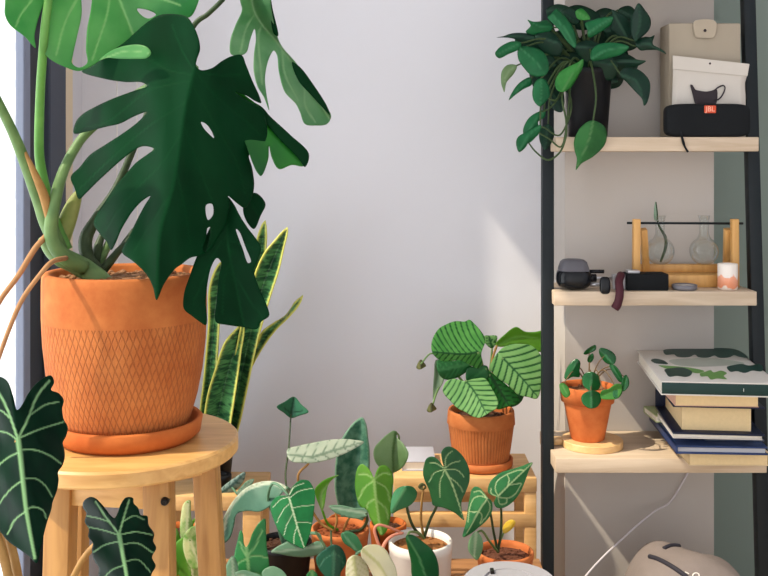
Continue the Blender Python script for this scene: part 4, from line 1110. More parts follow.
PL = [
    ([(519, 47), (531, 47), (542, 51), (548, 61), (548, 72), (543, 76), (532, 75.5), (524, 68), (518, 58)], [(520, 48), (534, 60), (546, 75)], 2.17, PN),
    ([(555, 82), (560, 72), (570, 66), (578, 62), (583, 59), (583, 66), (577, 78), (570, 88), (563, 92), (557, 90)], [(562, 91), (570, 78), (583, 60)], 2.15, PB),
    (ZB([(340, 240), (370, 165), (400, 148), (435, 152), (470, 210), (475, 290), (430, 350), (397, 372), (350, 325)]), ZB([(405, 152), (410, 260), (397, 370)]), 2.16, PN),
    (ZB([(150, 322), (185, 245), (240, 178), (320, 140), (335, 195), (265, 235), (200, 282)]), ZB([(325, 150), (240, 220), (155, 318)]), 2.19, PN),
    (ZB([(90, 190), (95, 90), (140, 40), (215, 45), (190, 110), (132, 180), (115, 258), (97, 215)]), ZB([(205, 48), (130, 120), (115, 255)]), 2.17, leafmat('pothos_faded', (112, 142, 96), (140, 166, 120), .4, .25, None, (126, 154, 106), 26)),
    (ZA([(40, 430), (60, 395), (100, 362), (180, 330), (250, 345), (232, 392), (150, 432), (70, 466)]), ZA([(240, 345), (140, 395), (45, 440)]), 2.16, PN),
    (ZA([(52, 300), (110, 288), (170, 268), (270, 264), (360, 288), (352, 335), (250, 332), (180, 308), (110, 300)]), ZA([(350, 310), (220, 292), (55, 300)]), 2.20, PD),
    (ZA([(300, 158), (340, 172), (390, 172), (460, 162), (502, 210), (482, 252), (400, 265), (330, 282), (285, 255), (325, 205)]), ZA([(490, 220), (400, 210), (302, 160)]), 2.20, PN),
    (ZA([(460, 140), (490, 110), (530, 70), (580, 110), (650, 200), (686, 290), (682, 382), (620, 335), (560, 250), (505, 190)]), ZA([(500, 125), (600, 230), (682, 375)]), 2.16, PN),
    (ZA([(560, 95), (640, 60), (700, 110), (720, 180), (660, 200), (610, 155)]), ZA([(700, 180), (570, 95)]), 2.22, PD),
    (ZC([(45, 90), (90, 68), (132, 100), (162, 150), (110, 162), (60, 150)]), ZC([(60, 95), (155, 152)]), 2.17, PB),
    (ZC([(120, 190), (190, 158), (260, 140), (342, 138), (330, 190), (250, 252), (150, 300), (138, 240)]), ZC([(140, 270), (240, 200), (340, 140)]), 2.16, PN),
    (ZC([(335, 78), (420, 120), (490, 170), (500, 260), (460, 322), (390, 292), (330, 240), (345, 150)]), ZC([(460, 310), (400, 200), (337, 82)]), 2.21, PD),
    (ZC([(490, 160), (510, 95), (548, 25), (600, 80), (645, 158), (636, 230), (580, 292), (520, 332), (488, 262)]), ZC([(520, 325), (560, 180), (548, 28)]), 2.19, PD),
    (ZC([(163, 430), (200, 372), (270, 345), (350, 340), (472, 375), (420, 430), (320, 462), (230, 482), (172, 480)]), ZC([(170, 470), (300, 400), (470, 376)]), 2.15, PN),
    (ZC([(520, 330), (600, 295), (640, 298), (676, 282), (662, 350), (740, 398), (770, 432), (700, 402), (620, 400), (560, 402)]), ZC([(525, 370), (640, 350), (765, 428)]), 2.20, PD),
    (ZD([(400, 200), (422, 150), (500, 140), (580, 178), (636, 250), (640, 330), (612, 430), (592, 446), (578, 395), (520, 330), (450, 255)]), ZD([(405, 195), (540, 260), (592, 440)]), 2.17, PD),
    ([(574, 141), (577, 133), (581, 127), (591, 120.5), (603, 125), (606.5, 132), (605, 144), (594, 156), (581, 164), (576, 170), (576.8, 159), (574.5, 150)], [(593, 122), (588, 142), (576, 169)], 2.14, leafmat('pothos_hanging', (34, 92, 46), (90, 140, 80), .34, .2, None, (56, 122, 58), 20)),
    ([(523, 132), (526, 122), (531, 116), (538, 112), (545, 110), (544.5, 117), (538, 122), (540, 130), (535, 138), (528, 143)], [(544, 111), (532, 124), (528, 142)], 2.17, PN),
    ([(516, 143), (518, 137), (524, 133), (533, 128), (541, 125), (538, 135), (530, 140), (525, 148), (519, 152)], [(540, 126), (528, 136), (519, 151)], 2.16, PN),
    ([(540, 130), (548, 124), (554, 130), (552, 142), (545, 150), (540, 142)], [(548, 126), (545, 149)], 2.19, PD),
]
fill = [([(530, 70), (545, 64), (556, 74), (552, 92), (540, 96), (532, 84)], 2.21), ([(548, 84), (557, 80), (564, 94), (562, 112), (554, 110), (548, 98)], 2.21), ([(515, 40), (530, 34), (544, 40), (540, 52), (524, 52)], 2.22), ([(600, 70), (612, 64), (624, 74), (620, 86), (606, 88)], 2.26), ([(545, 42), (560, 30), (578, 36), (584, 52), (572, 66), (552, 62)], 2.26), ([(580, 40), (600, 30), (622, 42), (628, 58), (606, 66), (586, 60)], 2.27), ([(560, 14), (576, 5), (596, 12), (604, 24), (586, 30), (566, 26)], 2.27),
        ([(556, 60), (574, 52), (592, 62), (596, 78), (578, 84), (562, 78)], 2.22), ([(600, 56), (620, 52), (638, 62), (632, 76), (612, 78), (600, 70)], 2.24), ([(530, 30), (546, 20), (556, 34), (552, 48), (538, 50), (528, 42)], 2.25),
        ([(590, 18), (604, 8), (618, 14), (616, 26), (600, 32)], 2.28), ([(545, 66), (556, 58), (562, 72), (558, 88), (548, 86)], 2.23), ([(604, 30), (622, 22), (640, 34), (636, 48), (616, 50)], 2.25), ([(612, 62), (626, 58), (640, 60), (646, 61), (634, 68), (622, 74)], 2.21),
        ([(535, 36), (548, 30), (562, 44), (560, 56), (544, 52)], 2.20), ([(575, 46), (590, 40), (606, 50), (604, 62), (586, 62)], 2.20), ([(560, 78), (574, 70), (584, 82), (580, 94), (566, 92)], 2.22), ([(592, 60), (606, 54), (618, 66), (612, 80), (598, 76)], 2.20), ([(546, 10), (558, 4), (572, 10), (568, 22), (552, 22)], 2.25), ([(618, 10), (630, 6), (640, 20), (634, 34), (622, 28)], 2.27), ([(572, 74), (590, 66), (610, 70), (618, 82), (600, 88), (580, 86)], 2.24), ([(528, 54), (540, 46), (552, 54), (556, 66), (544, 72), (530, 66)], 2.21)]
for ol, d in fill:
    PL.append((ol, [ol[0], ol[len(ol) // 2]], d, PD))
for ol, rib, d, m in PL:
    x, y = rib[0]
    mx_, my_ = (x * .55 + tz[0] * .45, min(y, tz[1]) * .6 + tz[1] * .4 - 14)
    leaf(pth, ol, rib, d, m, fold=-.08, curl=.1, tilt=-.01, grid=2.0, ribw=.6,
         petiole=[root, (mx_, my_, (d + 2.25) / 2, 1.1), (x, y, d + .002, .8)] if y < 110 else
         [root, ((tz[0] + x) / 2, 62, 2.19, 1.1), (x + 3, 95, d + .01, 1.0), (x, y, d + .002, .8)], pmat=vinem)
for pts in ([(566, 84, 2.20, 1), (562, 98, 2.165, 1), (566, 120, 2.16, 1), (566, 136, 2.155, 1), (560, 152, 2.15, 1), (548, 160, 2.15, 1), (536, 152, 2.16, .9), (528, 142, 2.165, .8)],
            [(564, 84, 2.20, 1), (556, 100, 2.17, 1), (545, 96, 2.165, .8)], [(568, 86, 2.20, .9), (571, 110, 2.17, .9), (560, 135, 2.155, .9), (545, 128, 2.16, .8), (538, 126, 2.165, .8)], [(566, 88, 2.2, .8), (552, 106, 2.17, .8), (542, 112, 2.168, .7)],
            [(570, 86, 2.20, .9), (568, 112, 2.165, .9), (562, 146, 2.155, .9), (548, 138, 2.16, .8), (530, 128, 2.166, .7)]):
    stalk(pth, pts, vinem, 'vine')

# paper bag, pouch, loudspeaker
kraft = plain('pale_card', (160, 148, 130), .8, var=.03)
pouchm = plain('white_paper', (196, 188, 178), .75, var=.03, bump=.3, bscale=30)
dkp = plain('dark_print', (50, 42, 46), .7)
Yb = 2.236
bx0, bx1 = xat(669, Yb), xat(741, Yb)
zb0, zb1 = Z1, zat(23, Yb)
bg = thing('card_bag', ((bx0 + bx1) / 2, Yb + .04, Z1), 'tall pale card bag with a clasped flap standing behind the teapot pouch', 'bag')
g = G()
g.box(bx0, bx1, Yb, Yb + .075, zb0, zb1, .004)
autosmooth(g.make('body', kraft, bg), 35)
fx0, fx1 = xat(694, Yb), xat(716, Yb)
tabm = plain('card_tab', (166, 153, 134), .7)
tb = G(); q = G()
tabo = loop([(694.5, 21.5), (694.5, 33), (696.5, 37), (705, 37.8), (713.5, 37), (715.5, 33), (715.5, 21.5)], 1)


def plate(name, ol, Y, th, mat, parent, holes=None, step=1.0, raw=False, yf=None):
    """flat sign, print or tab: an outline given in the photo's frame on the upright plane at distance Y, with its own thickness"""
    L0 = np.array(ol, float) if raw else loop(ol, step)
    n = len(L0)
    f = [W(x, y, Y) for x, y in L0]
    bm = bmesh.new()
    vs = [bm.verts.new(v) for v in f]
    face = bm.faces.new(vs)
    r = bmesh.ops.extrude_face_region(bm, geom=[face])
    for v in r['geom']:
        if isinstance(v, bmesh.types.BMVert): v.co.y += th
    bmesh.ops.triangulate(bm, faces=[f_ for f_ in bm.faces if len(f_.verts) > 4])
    bmesh.ops.recalc_face_normals(bm, faces=bm.faces)
    return autosmooth(G().bm(bm).make(name, mat, parent), 35)


tab = plate('clasp_tab', [(694.5, 21.5), (694.5, 33), (696.5, 37), (705, 37.8), (713.5, 37), (715.5, 33), (715.5, 21.5)], Yb - .0065, .0033, tabm, bg)
G().lathe([(0, .002), (.0028, .0018), (.0034, 0)], W(705, 30.5, Yb - .0065), 16, Matrix.Rotation(math.radians(90), 4, 'X')).make('snap_button', dkp, tab, True)
Yp = 2.214
pu = thing('paper_pouch', (xat(709, Yp), Yp, Z1), 'white paper pouch printed with a dark teapot, leaning behind the black loudspeaker', 'pouch')
g = G()
A_ = [(671, 112), (673.5, 56), (749, 64.5), (745, 75), (745.5, 112)]
n = 12
fr, bk = [], []
for j in range(n + 1):
    tt = j / n
    for i in range(n + 1):
        ss = i / n
        xl_ = 671 + 2.5 * tt; xr_ = 745.5 + (3 * max(0, (tt - .75) / .25)) - (.6 if .6 < tt < .78 else 0)
        zlo = Z1; ztop = zat(56 + 8.5 * ss, Yp)
        X = xat(xl_ + (xr_ - xl_) * ss, Yp); zz = zlo + (ztop - zlo) * tt
        bul = math.sin(math.pi * ss) * math.sin(math.pi * min(1, tt * 1.25)) if tt < .8 else 0
        fr.append(Vector((X, Yp - .006 * bul - .001, zz))); bk.append(Vector((X, Yp + .006 * bul + .001, zz)))
fa = []
m_ = n + 1
for j in range(n):
    for i in range(n):
        a = j * m_ + i
        fa.append((a, a + 1, a + 1 + m_, a + m_)); k = m_ * m_
        fa.append((k + a, k + a + m_, k + a + 1 + m_, k + a + 1))
bo = [i for i in range(n)] + [i * m_ + n for i in range(n)] + [n * m_ + n - i for i in range(n)] + [(n - i) * m_ for i in range(n)]
for a, b in zip(bo, bo[1:] + bo[:1]):
    fa.append((b, a, a + m_ * m_, b + m_ * m_))
mk('pouch_body', fr + bk, fa, pouchm, pu)
plate('folded_top', [(673, 55.5), (749.5, 64), (747.5, 76), (673, 69)], Yp - .004, .0025, pouchm, pu, raw=True)
G().lathe([(0, .001), (.0022, .0008), (.0024, 0)], W(710, 63.5, Yp - .004), 14, Matrix.Rotation(math.radians(90), 4, 'X')).make('snap_button', dkp, pu, True)
Yt = Yp - .0085
tp_ = plate('teapot_print', [(690.5, 84.5), (692.5, 85), (695.5, 89.5), (699, 90.5), (706, 91.5), (712, 90.5), (716.5, 89), (717.5, 97), (716, 104), (713, 107), (698, 107), (695, 103), (692.5, 94)], Yt, .0006, dkp, pu)
G().tube([W(x, y, Yt) for x, y in crv([(714, 91), (718, 87.5), (723, 85.5), (725, 88), (723, 94), (719, 99), (714, 100)], 5)], .0016, 8).make('teapot_handle_print', dkp, pu, True)
spm = plain('speaker_fabric', (14, 17, 20), .8, var=.2, scale=300, bump=.4, bscale=900)
Ys = 2.186
sx0, sx1 = xat(667, Ys - .02), xat(752, Ys - .02)
spk = thing('loudspeaker', ((sx0 + sx1) / 2, Ys, Z1), 'black portable loudspeaker with a small orange badge on the top shelf board', 'speaker')
hz = (zat(103.5, 2.17) - Z1) / 2
superell(((sx0 + sx1) / 2, Ys, Z1 + hz), ((sx1 - sx0) / 2, .021, hz), .32, 48).make('body', spm, spk, True)
badgem = plain('orange_badge', (206, 74, 40), .4)
bdg = plate('badge', [(705, 105.5), (715.5, 105.5), (716, 106), (716, 112.5), (715.5, 113), (705, 113), (704.5, 112.5), (704.5, 106)], 2.1632, .003, badgem, spk, raw=True)
cu = bpy.data.curves.new('badge_letters', 'FONT')
cu.body = 'JBL'; cu.size = .0155; cu.align_x = 'CENTER'; cu.align_y = 'CENTER'; cu.extrude = .0002
tx = bpy.data.objects.new('badge_letters', cu); C.objects.link(tx)
tx.parent = bdg
tx.location = W(710.2, 109.2, 2.1629) - off(bdg); tx.rotation_euler = (math.radians(90), 0, 0)
letm = plain('badge_white', (232, 178, 156), .5); cu.materials.append(letm)
tomesh(tx)
stalk(spk, [(680, 130, 2.168, .8), (682, 137, 2.163, 1.2), (683.5, 143, 2.162, 1.4), (685, 147, 2.162, 1), (688, 152, 2.162, 1.2)], spm, 'strap')

# ---------------------------------------------------------------- middle shelf
Y0 = 2.215
gad = thing('handheld_gadget', (xat(573, Y0), Y0, Z2), 'black and grey bulbous gadget with stubby rods at the left end of the middle board', 'gadget')
gx, gz0 = xat(573.5, Y0), Z2
glossb = plain('gloss_black', (20, 22, 26), .22, var=.05)
greyt = plain('soft_grey', (92, 90, 96), .5)
superell((gx, Y0, Z2 + .0255), (.0385, .034, .0255), .72, 40).make('body', glossb, gad, True)
g = G()
for (w_, d_, z_) in ((.0335, .030, .042), (.0325, .029, .048), (.0285, .024, .061), (.023, .02, .0655), (.014, .012, .0675)):
    g.v += [Vector((gx + w_ * math.copysign(abs(math.cos(t)) ** .55, math.cos(t)), Y0 + d_ * math.copysign(abs(math.sin(t)) ** .55, math.sin(t)), Z2 + z_)) for t in [6.28318 * i / 32 for i in range(32)]]
for r in range(4):
    for i in range(32):
        j = (i + 1) % 32
        g.f.append((r * 32 + i, r * 32 + j, r * 32 + 32 + j, r * 32 + 32 + i))
g.f.append(tuple(range(128, 160)))
g.make('cap', greyt, gad, True)
silv = plain('silver_metal', (196, 196, 200), .3, metal=.8)
for nm, (p0, p1), r, m in (('rod', ((588, 271.5), (604, 271.5)), .0042, glossb), ('rod', ((589, 278), (611, 278)), .003, silv), ('rod', ((588, 284.5), (603, 284.5)), .0045, silv), ('collar', ((588, 278), (596, 278)), .009, glossb)):
    G().tube([W(p0[0], p0[1], Y0), W(p1[0], p1[1], Y0)], r, 14).make(nm, m, gad, True)
c = W(606, 286, 2.168)
superell((c.x, 2.178, c.z), (.0115, .009, .019), .6, 24).make('pad', glossb, gad, True)
clm = plain('clamp_steel', (180, 178, 180), .35, metal=.6)
G().box(xat(612, Y0), xat(628, Y0), Y0 - .01, Y0 + .01, Z2, zat(274, Y0), .002).make('clamp', clm, gad)
strm = plain('maroon_leather', (70, 28, 38), .55, var=.15)
s_ = G().tube([W(x, y, d) for x, y, d in crv([(621, 275, 2.20), (619, 281, 2.178), (619.5, 288, 2.168), (619.5, 296, 2.164), (617.5, 304, 2.163), (614.5, 309, 2.163)], 5)], [.009] * 20 + [.0095] * 5 + [.008], 14).make('leather_strap', strm, None, True)
tag(s_, 'maroon leather strap hanging over the front edge of the middle board', 'strap')
bxx = thing('black_box', (xat(648, 2.20), 2.21, Z2), 'long flat black case lying in front of the glass vase stand', 'case')
autosmooth(G().box(xat(627, 2.19), xat(669, 2.19), 2.19, 2.24, Z2, zat(274, 2.19), .003).make('case_body', spm, bxx), 35)
autosmooth(G().box(xat(628, 2.2), xat(640, 2.2), 2.20, 2.225, zat(274, 2.19), zat(271, 2.19), .001).make('catch', clm, bxx), 35)
dsh = thing('small_dish', (xat(684.5, 2.208), 2.208, Z2), 'small dark-rimmed white dish beside the black case', 'dish')
drimm = plain('dark_rim', (112, 110, 116), .35)
dwm = plain('dish_white', (206, 204, 206), .35)
c = (xat(684.5, 2.208), 2.208, Z2)
G().lathe([(0, 0), (.024, 0), (.0275, .004), (.0275, .011), (.0255, .012), (.0245, .010)], c, 40).make('rim', drimm, dsh, True)
G().lathe([(.0246, .0095), (.012, .0085), (0, .0085)], c, 40).make('dish_base', dwm, dsh, True)
# candle
m, nt, p, out = newmat('candle_label')
L = nt.links
tc = nt.nodes.new('ShaderNodeTexCoord'); sx_ = nt.nodes.new('ShaderNodeSeparateXYZ')
L.new(tc.outputs['Generated'], sx_.inputs[0])
nzz = nt.nodes.new('ShaderNodeTexNoise'); nzz.inputs['Scale'].default_value = 2.5
L.new(tc.outputs['Generated'], nzz.inputs['Vector'])
ad = nt.nodes.new('ShaderNodeMath'); ad.operation = 'MULTIPLY_ADD'; ad.inputs[1].default_value = .5
L.new(nzz.outputs['Fac'], ad.inputs[0]); L.new(sx_.outputs[2], ad.inputs[2])
cr = nt.nodes.new('ShaderNodeValToRGB'); cr.color_ramp.interpolation = 'LINEAR'
els = cr.color_ramp.elements
els[0].position = .34; els[0].color = col((232, 214, 200)); els[1].position = .40; els[1].color = col((222, 140, 102))
e = els.new(.72); e.color = col((230, 160, 128)); e = els.new(.77); e.color = col((232, 222, 212))
L.new(ad.outputs[0], cr.inputs['Fac']); L.new(cr.outputs['Color'], p.inputs['Base Color']); p.inputs['Roughness'].default_value = .4
cdl = thing('candle_jar', (xat(727.7, 2.215), 2.215, Z2), 'small white candle jar with a peach painted band at the right end', 'candle')
c = (xat(727.7, 2.215), 2.215, Z2)
hc = zat(263.5, 2.215) - Z2
G().lathe([(0, 0), (.020, 0), (.0216, .002), (.0216, hc - .001), (.0205, hc), (.0185, hc - .001), (.0183, hc - .012)], c, 40).make('jar', m, cdl, True)
G().lathe([(.0183, hc - .009), (0, hc - .010)], c, 24).make('wax', dwm, cdl, True)
# glass vase stand
vw_ = wood('honey_wood', (196, 144, 78), (216, 166, 98), .45, 5, (12, 12, 2))
vs_ = thing('vase_stand', (xat(684, 2.29), 2.29, Z2), 'honey wooden trestle with a black rod holding two glass bulb vases', 'vase stand')
Ya, Yb2 = 2.25, 2.325
for xa, xs in ((636.5, 1), (734.5, -1)):
    top = W(xa, 219, Ya); bot = Vector((xat(xa + .5 * -xs, Ya), Ya, Z2))
    autosmooth(G().beam(bot, top, .0155, .017, .0015).make('post', vw_, vs_), 35)
    t2 = W(xa + 7 * xs, 229, Ya + .015); b2 = Vector((xat(xa + 9.5 * xs, Yb2), Yb2 - .008, Z2))
    autosmooth(G().beam(b2, t2, .0145, .015, .0015).make('brace', vw_, vs_), 35)
autosmooth(G().box(xat(643, Ya), xat(729, Ya), Ya - .004, Yb2, Z2, zat(275, Ya), .002).make('base', vw_, vs_), 35)
autosmooth(G().box(xat(641, Ya), xat(729, Ya), Yb2 - .02, Yb2, zat(275, Ya), zat(267, Ya), .002).make('back_rail', vw_, vs_), 35)
G().tube([W(627, 223, 2.262), W(743, 223.5, 2.262)], .0028, 10).make('rod', blackm, vs_, True)
gl = glassmat('clear_glass', (.93, .96, .95), 1.0)
for cxp, lab in ((660, 'left glass bulb vase holding a dark green cutting'), (704, 'right empty glass bulb vase')):
    Yv = 2.285
    o_ = thing('bulb_vase', W(cxp, 265, Yv), lab + ' hanging in the trestle', 'vase', 'glass bulb vases')
    r = 14.2 * Yv / 1000; cz = zat(251, Yv); cx_ = xat(cxp, Yv)
    pr = [(0, -r * .93), (r * .45, -r * .9)] + [(r * math.cos(math.radians(t)), r * math.sin(math.radians(t))) for t in range(-50, 70, 10)] + [(.0125, r * 1.05), (.0105, r * 1.3), (.0105, r * 2.1), (.0125, r * 2.45), (.0145, r * 2.5)]
    G().lathe(pr, (cx_, Yv, cz), 40).make('bulb', gl, o_, True)
ct = stalk(None, [(655.7, 202, 2.285, .8), (657, 212, 2.285, .9), (658, 223, 2.285, 1), (662, 231, 2.285, 1.3), (665.5, 238, 2.285, 1.6), (665.5, 248, 2.285, 1.6), (660.5, 262, 2.285, 1.1)], stemd, 'plant_cutting')
tag(ct, 'dark green plant cutting standing in the left glass bulb vase', 'cutting')
leaf(ct, [(656, 220), (656.5, 210), (655.5, 201), (654, 210), (654.5, 220)], [(655.5, 221), (655.5, 202)], 2.284, PG, grid=1.2, step=1.2)

# ---------------------------------------------------------------- lower shelf
Yc = 2.215
cxx = xat(592, Yc)
coast = wood('coaster_wood', (216, 172, 112), (232, 194, 140), .5, 6, (3, 14, 14))
co = thing('wooden_coaster', (cxx, Yc, Z3), 'round wooden board with a handle under the small coin-leaved plant', 'coaster')
autosmooth(G().lathe([(0, 0), (.066, 0), (.0675, .0015), (.0675, .0145), (.066, .016), (0, .016)], (cxx, Yc, Z3), 64).make('disc', coast, co), 35)
g = G().box(cxx - .086, cxx - .055, Yc - .002, Yc + .026, Z3 + .001, Z3 + .0145, .003)
autosmooth(g.make('handle', coast, co), 35)
pxx, Yp2 = xat(587.5, Yc), Yc
pz = Z3 + .016
hp = zat(385, Yc) - pz
pil = thing('coin_leaf_plant', (pxx, Yp2, pz), 'small round-leaved plant in a terracotta pot on the wooden board', 'potted plant')
claycl = potmat('terracotta_classic', (184, 92, 42), (208, 122, 68))
pot('pot', pil, [(.001, 0), (.035, 0), (.037, .002), (.0525, hp - .036), (.0525, hp - .035), (.058, hp - .0345), (.0605, hp - .002), (.059, hp), (.0545, hp), (.053, hp - .01), (.050, hp - .04)], (pxx, Yp2, pz), claycl, 64)
soil(pil, (pxx, Yp2, pz + hp - .014), .0525, soilm, 70)
CL = leafmat('coin_leaf', (12, 80, 36), (50, 126, 66), .22, .10, None, (20, 98, 44), 30, spec=.45)
twig = leafmat('brown_twig', (112, 88, 58), (112, 88, 58), .6, 0, None, (124, 98, 66), 60)
CLy = leafmat('coin_leaf_light', (66, 138, 56), (110, 170, 90), .3, .25, None, (82, 150, 66), 30)
ZP = lambda p: Z(550, 340, 8, p)
b = (589, 388, 2.215, .9)
for ol, rib, d, m, fo in (
        ([(400, 65), (450, 70), (510, 105), (530, 150), (508, 195), (450, 185), (410, 140), (392, 100)], [(440, 120), (505, 190)], 2.23, CL, -.1),
        ([(268, 110), (300, 70), (365, 40), (368, 75), (320, 105), (282, 117)], [(315, 95), (365, 50)], 2.27, CL, .1),
        ([(300, 172), (310, 128), (345, 108), (350, 145), (325, 182)], [(318, 170), (335, 115)], 2.26, CL, .1),
        ([(115, 305), (130, 235), (175, 170), (212, 150), (242, 175), (236, 240), (236, 295), (180, 295), (130, 316)], [(200, 200), (130, 305)], 2.21, CL, -.1),
        ([(78, 350), (110, 345), (150, 385), (160, 440), (125, 462), (85, 412)], [(100, 360), (140, 450)], 2.185, CLy, -.05),
        ([(258, 300), (290, 260), (340, 255), (390, 290), (405, 350), (385, 398), (330, 408), (270, 370)], [(330, 320), (320, 400)], 2.195, CL, -.1),
        ([(252, 452), (290, 415), (350, 403), (400, 430), (407, 490), (370, 540), (310, 546), (260, 505)], [(330, 460), (330, 540)], 2.18, CL, -.1),
        ([(475, 200), (510, 198), (560, 250), (582, 330), (560, 338), (520, 290)], [(495, 205), (570, 330)], 2.22, CL, .1),
        ([(590, 290), (610, 278), (632, 320), (627, 375), (585, 412), (568, 370)], [(610, 300), (590, 400)], 2.21, CL, .05),
        ([(408, 412), (470, 390), (530, 350), (572, 360), (572, 420), (540, 467), (480, 477), (410, 467)], [(430, 440), (560, 390)], 2.185, CLy, .08),
        ([(505, 400), (545, 365), (575, 365), (578, 420), (540, 468), (510, 460)], [(540, 400), (530, 460)], 2.18, CL, -.05)):
    rb = ZP(rib); x, y = rb[0]; d -= .035
    leaf(pil, ZP(ol), rb, d, m, fold=fo, grid=1.3, step=1.2, ribw=.5, tilt=-.005, petiole=[b, ((x + 589) / 2, min(y, 378) - 8 if y > 372 else (y + 388) / 2 - 6, (d + 2.215) / 2, .6), (x, y, d + .001, .5)], pmat=twig)

# the pile of books
navy = plain('navy_cover', (20, 28, 52), .45)
blue = plain('blue_cover', (34, 54, 96), .4, var=.25, scale=14)
whitec2 = plain('white_cover', (214, 208, 200), .45)
crcov = plain('cream_cover', (222, 200, 160), .6)
pkcov = plain('pinkish_cover', (196, 158, 138), .6)
grcov = plain('green_cream_cover', (176, 188, 138), .6, var=.1)
GP = 'books piled on the lower shelf board'
zz = [Z3, .497, .515, .541, .60, .629, .658]
book('book', xat(689, 2.07), xat(768, 2.07), 2.07, .17, Z3 + .0005, zz[1], crcov, pagec, 'cream paperback at the bottom of the book pile', GP, 'back', .0015, -1, .0015)
book('book', xat(676, 2.05), xat(766, 2.05), 2.05, .27, zz[1] + .0005, zz[2], blue, plain('grey_pages', (176, 176, 182), .8), 'wide blue hardback lying second from the bottom of the pile', GP, 'left', .004, -3.5, .004)
book('book', xat(653, 2.25), xat(668, 2.25) + .05, 2.225, .09, zz[2] + .0005, zz[2] + .0155, grcov, pagem, 'small pale green book at the back left of the pile, on the blue hardback', GP, 'back', .002, 3, .002)
book('book', xat(704, 2.09), xat(762, 2.09), 2.08, .12, zz[2] + .0005, zz[2] + .0155, plain('dusk_cover', (74, 84, 104), .4), pagem, 'short grey-blue book lying on the blue hardback', GP, 'back', .003, -2)
book('book', xat(673, 2.045), xat(760, 2.045), 2.045, .17, zz[2] + .016, zz[3] - .0005, whitec2, pagem, 'thin white-covered book directly under the thick navy hardback', GP, 'left', .002, -5)
book('book', xat(673, 2.04), xat(762, 2.04), 2.04, .22, zz[3], zz[4], navy, pagec, 'thick navy hardback with cream pages in the middle of the pile', GP, 'back', .004, -6, .022)
book('book', xat(675, 2.03), xat(757, 2.03), 2.03, .19, zz[4] + .0005, zz[5], pkcov, pagec, 'cream-paged paperback directly under the leaf-patterned book', GP, 'left', .0016, -4, .0015)
bb, M = book('art_book', xat(661, 2.0), xat(661, 2.0) + .231, 2.0, .325, zz[5] + .001, zz[6], whitec2, pagem, 'large white book with dark green leaves on its cover, on top of the pile', GP, 'right', .0028, -6, .0035)
dgm = plain('dark_green_spine', (24, 52, 48), .4)
spn = autosmooth(G().box(.002, .229, -.0006, .003, zz[5] + .0038, zz[6] - .0028, .0005, M).make('spine', dgm, bb), 35)
ltm = plain('letter_white', (226, 226, 220), .5)
cu = bpy.data.curves.new('spine_letter', 'FONT'); cu.body = '1'; cu.size = .009; cu.extrude = .0001; cu.align_x = 'CENTER'; cu.align_y = 'CENTER'
cu.materials.append(ltm)
tx = bpy.data.objects.new('spine_letter', cu); C.objects.link(tx); tx.parent = spn
tx.location = M @ Vector((.160, -.0008, (zz[5] + zz[6]) / 2)) - off(spn); tx.rotation_euler = (math.radians(90), 0, math.radians(-6))
tomesh(tx)
dlm = plain('printed_dark_leaf', (30, 62, 54), .45, var=.3, scale=60)
glm = plain('printed_green_leaf', (104, 150, 76), .45, var=.15)
pgm = plain('printed_pale_leaf', (168, 172, 160), .45, var=.1)


def onplane(px, py, z):
    Y = (CAMZ - z) / (py - HY) * F
    return Vector((xat(px, Y), Y, z))


def printed(name, ol, mat, dz):
    z = zz[6] + dz
    L0 = loop(ol, .8)
    bm = bmesh.new()
    fc = bm.faces.new([bm.verts.new(onplane(x, y, z)) for x, y in L0])
    bmesh.ops.triangulate(bm, faces=[fc])
    bmesh.ops.recalc_face_normals(bm, faces=bm.faces)
    if sum(f.normal.z for f in bm.faces) < 0: bmesh.ops.reverse_faces(bm, faces=bm.faces)
    return G().bm(bm).make(name, mat, bb)


ZQ = lambda p: [(630 + x / 3.84, 330 + y / 3.84) for x, y in p]
printed('cover_print', ZQ([(150, 118), (250, 108), (360, 112), (440, 128), (350, 138), (240, 140), (170, 132)]), pgm, .0002)
printed('cover_print', ZQ([(128, 78), (150, 73), (260, 70), (400, 73), (440, 92), (452, 106), (420, 103), (400, 97), (380, 105), (340, 106), (325, 98), (300, 106), (262, 104), (250, 95), (225, 104), (180, 102), (170, 94), (135, 94)]), dlm, .0004)
printed('cover_print', ZQ([(80, 116), (92, 110), (130, 117), (146, 130), (120, 130), (95, 127)]), dlm, .0004)
printed('cover_print', ZQ([(110, 136), (160, 138), (240, 146), (285, 158), (260, 166), (200, 152), (140, 148)]), glm, .0003)
printed('cover_print', ZQ([(132, 152), (165, 146), (205, 145), (238, 160), (235, 172), (215, 180), (180, 176), (150, 179), (138, 165)]), dlm, .0005)
printed('cover_print', ZQ([(372, 142), (400, 134), (430, 130), (455, 136), (500, 132), (512, 145), (505, 158), (470, 156), (440, 165), (410, 158), (385, 160)]), dlm, .0004)
printed('cover_print', ZQ([(268, 168), (290, 160), (310, 154), (320, 162), (350, 156), (372, 166), (360, 176), (372, 188), (335, 186), (310, 190), (298, 178), (272, 178)]), glm, .0005)

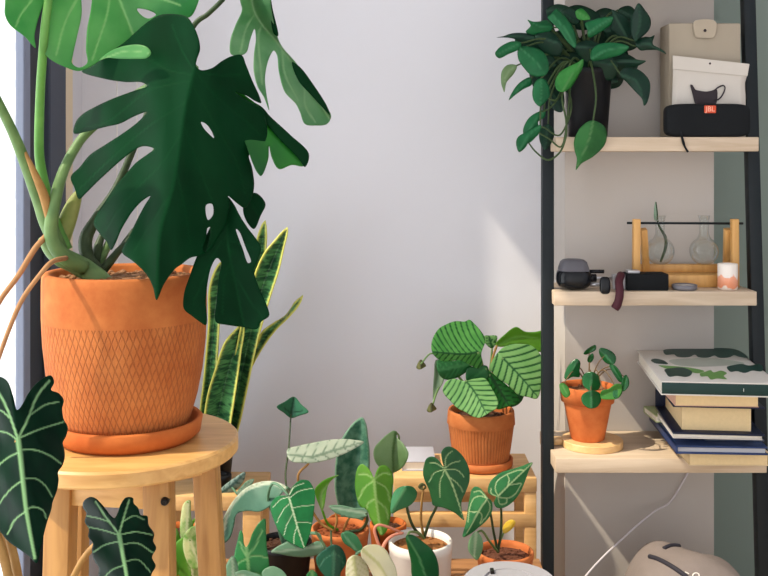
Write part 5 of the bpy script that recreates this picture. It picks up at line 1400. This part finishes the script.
# ---------------------------------------------------------------- below the shelf
wc = G().tube([W(x, y, d) for x, y, d in crv([(696, 458, 2.335), (690, 468, 2.332), (684, 480, 2.33), (670, 502, 2.32), (655, 511, 2.30), (640, 523, 2.27), (620, 541, 2.23), (602, 558, 2.19), (585, 577, 2.15), (560, 610, 2.1)], 6)], .0022, 8).make('power_cable', plain('cable_white', (206, 200, 204), .5), None, True)
tag(wc, 'thin pale cable looping down the wall under the lower shelf board', 'cable')
from mathutils.bvhtree import BVHTree
bpm = plain('grey_canvas', (128, 117, 112), .85, var=.10, scale=40, bump=.5, bscale=400)
bpd = plain('dark_piping', (48, 46, 54), .7)
bq = thing('backpack', (.635, 2.06, 0), 'grey fabric backpack with dark piping standing under the lower shelf', 'backpack')
M = Matrix.Rotation(math.radians(16), 4, 'Y') @ Matrix.Rotation(math.radians(-8), 4, 'X')
g = superell((.625, 2.10, .108), (.132, .125, .165), .62, 72, M)
for v in g.v:
    v.z += .006 * math.sin(v.x * 40) * math.sin(v.y * 31); v.z = max(v.z, .001)
bv = BVHTree.FromPolygons([tuple(v) for v in g.v], [list(f) for f in g.f])
g.make('body', bpm, bq, True)


def drape(pts, r, name, mat, close=False):
    o0 = Vector((0, 0, CAMZ)); out = []
    for p in crv(pts, 8):
        d = (W(p[0], p[1], 1) - o0).normalized()
        h, nn, *_ = bv.ray_cast(o0, d)
        if h is not None: out.append(h + nn * r * .3)
        elif out: break
    if len(out) > 2: return G().tube(out, r, 8).make(name, mat, bq, True)


drape([(664, 549), (672, 546), (684, 547.5), (698, 551), (713, 557), (728, 567), (745, 580), (760, 600)], .0045, 'piping', bpd)
drape([(650, 557), (659, 560), (672, 567), (686, 577), (700, 592)], .005, 'piping', bpd)
drape([(685, 572), (689, 574)], .0012, 'emblem', whitec)
drape([(693, 577), (693, 574.5), (695.5, 573), (698.5, 574), (699, 577), (697, 579)], .0012, 'emblem', whitec)

# ================================================================== daylight and camera
sc = bpy.context.scene
w = bpy.data.worlds.new('daylight'); sc.world = w; w.use_nodes = True
nt = w.node_tree; L = nt.links
bg_ = nt.nodes['Background']
tc = nt.nodes.new('ShaderNodeTexCoord'); sx_ = nt.nodes.new('ShaderNodeSeparateXYZ')
L.new(tc.outputs['Generated'], sx_.inputs[0])
mr = nt.nodes.new('ShaderNodeMapRange')
mr.inputs['From Min'].default_value = -1; mr.inputs['From Max'].default_value = .5
L.new(sx_.outputs[0], mr.inputs['Value'])
cr = nt.nodes.new('ShaderNodeValToRGB')
cr.color_ramp.elements[0].color = (3.1, 3.15, 3.25, 1); cr.color_ramp.elements[0].position = 0
cr.color_ramp.elements[1].color = (1.25, 1.245, 1.27, 1); cr.color_ramp.elements[1].position = .75
L.new(mr.outputs['Result'], cr.inputs['Fac'])
mz = nt.nodes.new('ShaderNodeMapRange')                # added fill: world brightened low down to lift the lower wall, dimmer overhead
mz.inputs['From Min'].default_value = -.2; mz.inputs['From Max'].default_value = .6
mz.inputs['To Min'].default_value = 1.35; mz.inputs['To Max'].default_value = .72
L.new(sx_.outputs[2], mz.inputs['Value'])
vm = nt.nodes.new('ShaderNodeVectorMath'); vm.operation = 'SCALE'
L.new(cr.outputs['Color'], vm.inputs[0]); L.new(mz.outputs['Result'], vm.inputs['Scale'])
L.new(vm.outputs['Vector'], bg_.inputs['Color'])
bg_.inputs['Strength'].default_value = 1.12
sun = bpy.data.lights.new('sun', 'SUN'); sun.energy = 6.8; sun.angle = math.radians(.8); sun.color = (1, .88, .70)
so = bpy.data.objects.new('sun', sun); C.objects.link(so)
so.rotation_euler = Vector((1, .392, -1.35)).to_track_quat('-Z', 'Y').to_euler()
so.location = (-3, -1, 3)
cam = bpy.data.cameras.new('camera'); co_ = bpy.data.objects.new('camera', cam); C.objects.link(co_)
co_.location = (0, 0, CAMZ); co_.rotation_euler = (math.radians(90), 0, 0)
cam.lens = F / 768 * 36; cam.sensor_width = 36; cam.shift_y = (HY - 288) / 768; cam.clip_start = .05
sc.camera = co_
sc.view_settings.view_transform = 'Standard'; sc.view_settings.look = 'None'
sc.view_settings.exposure = -.28; sc.view_settings.gamma = 1
sc.view_settings.use_curve_mapping = False
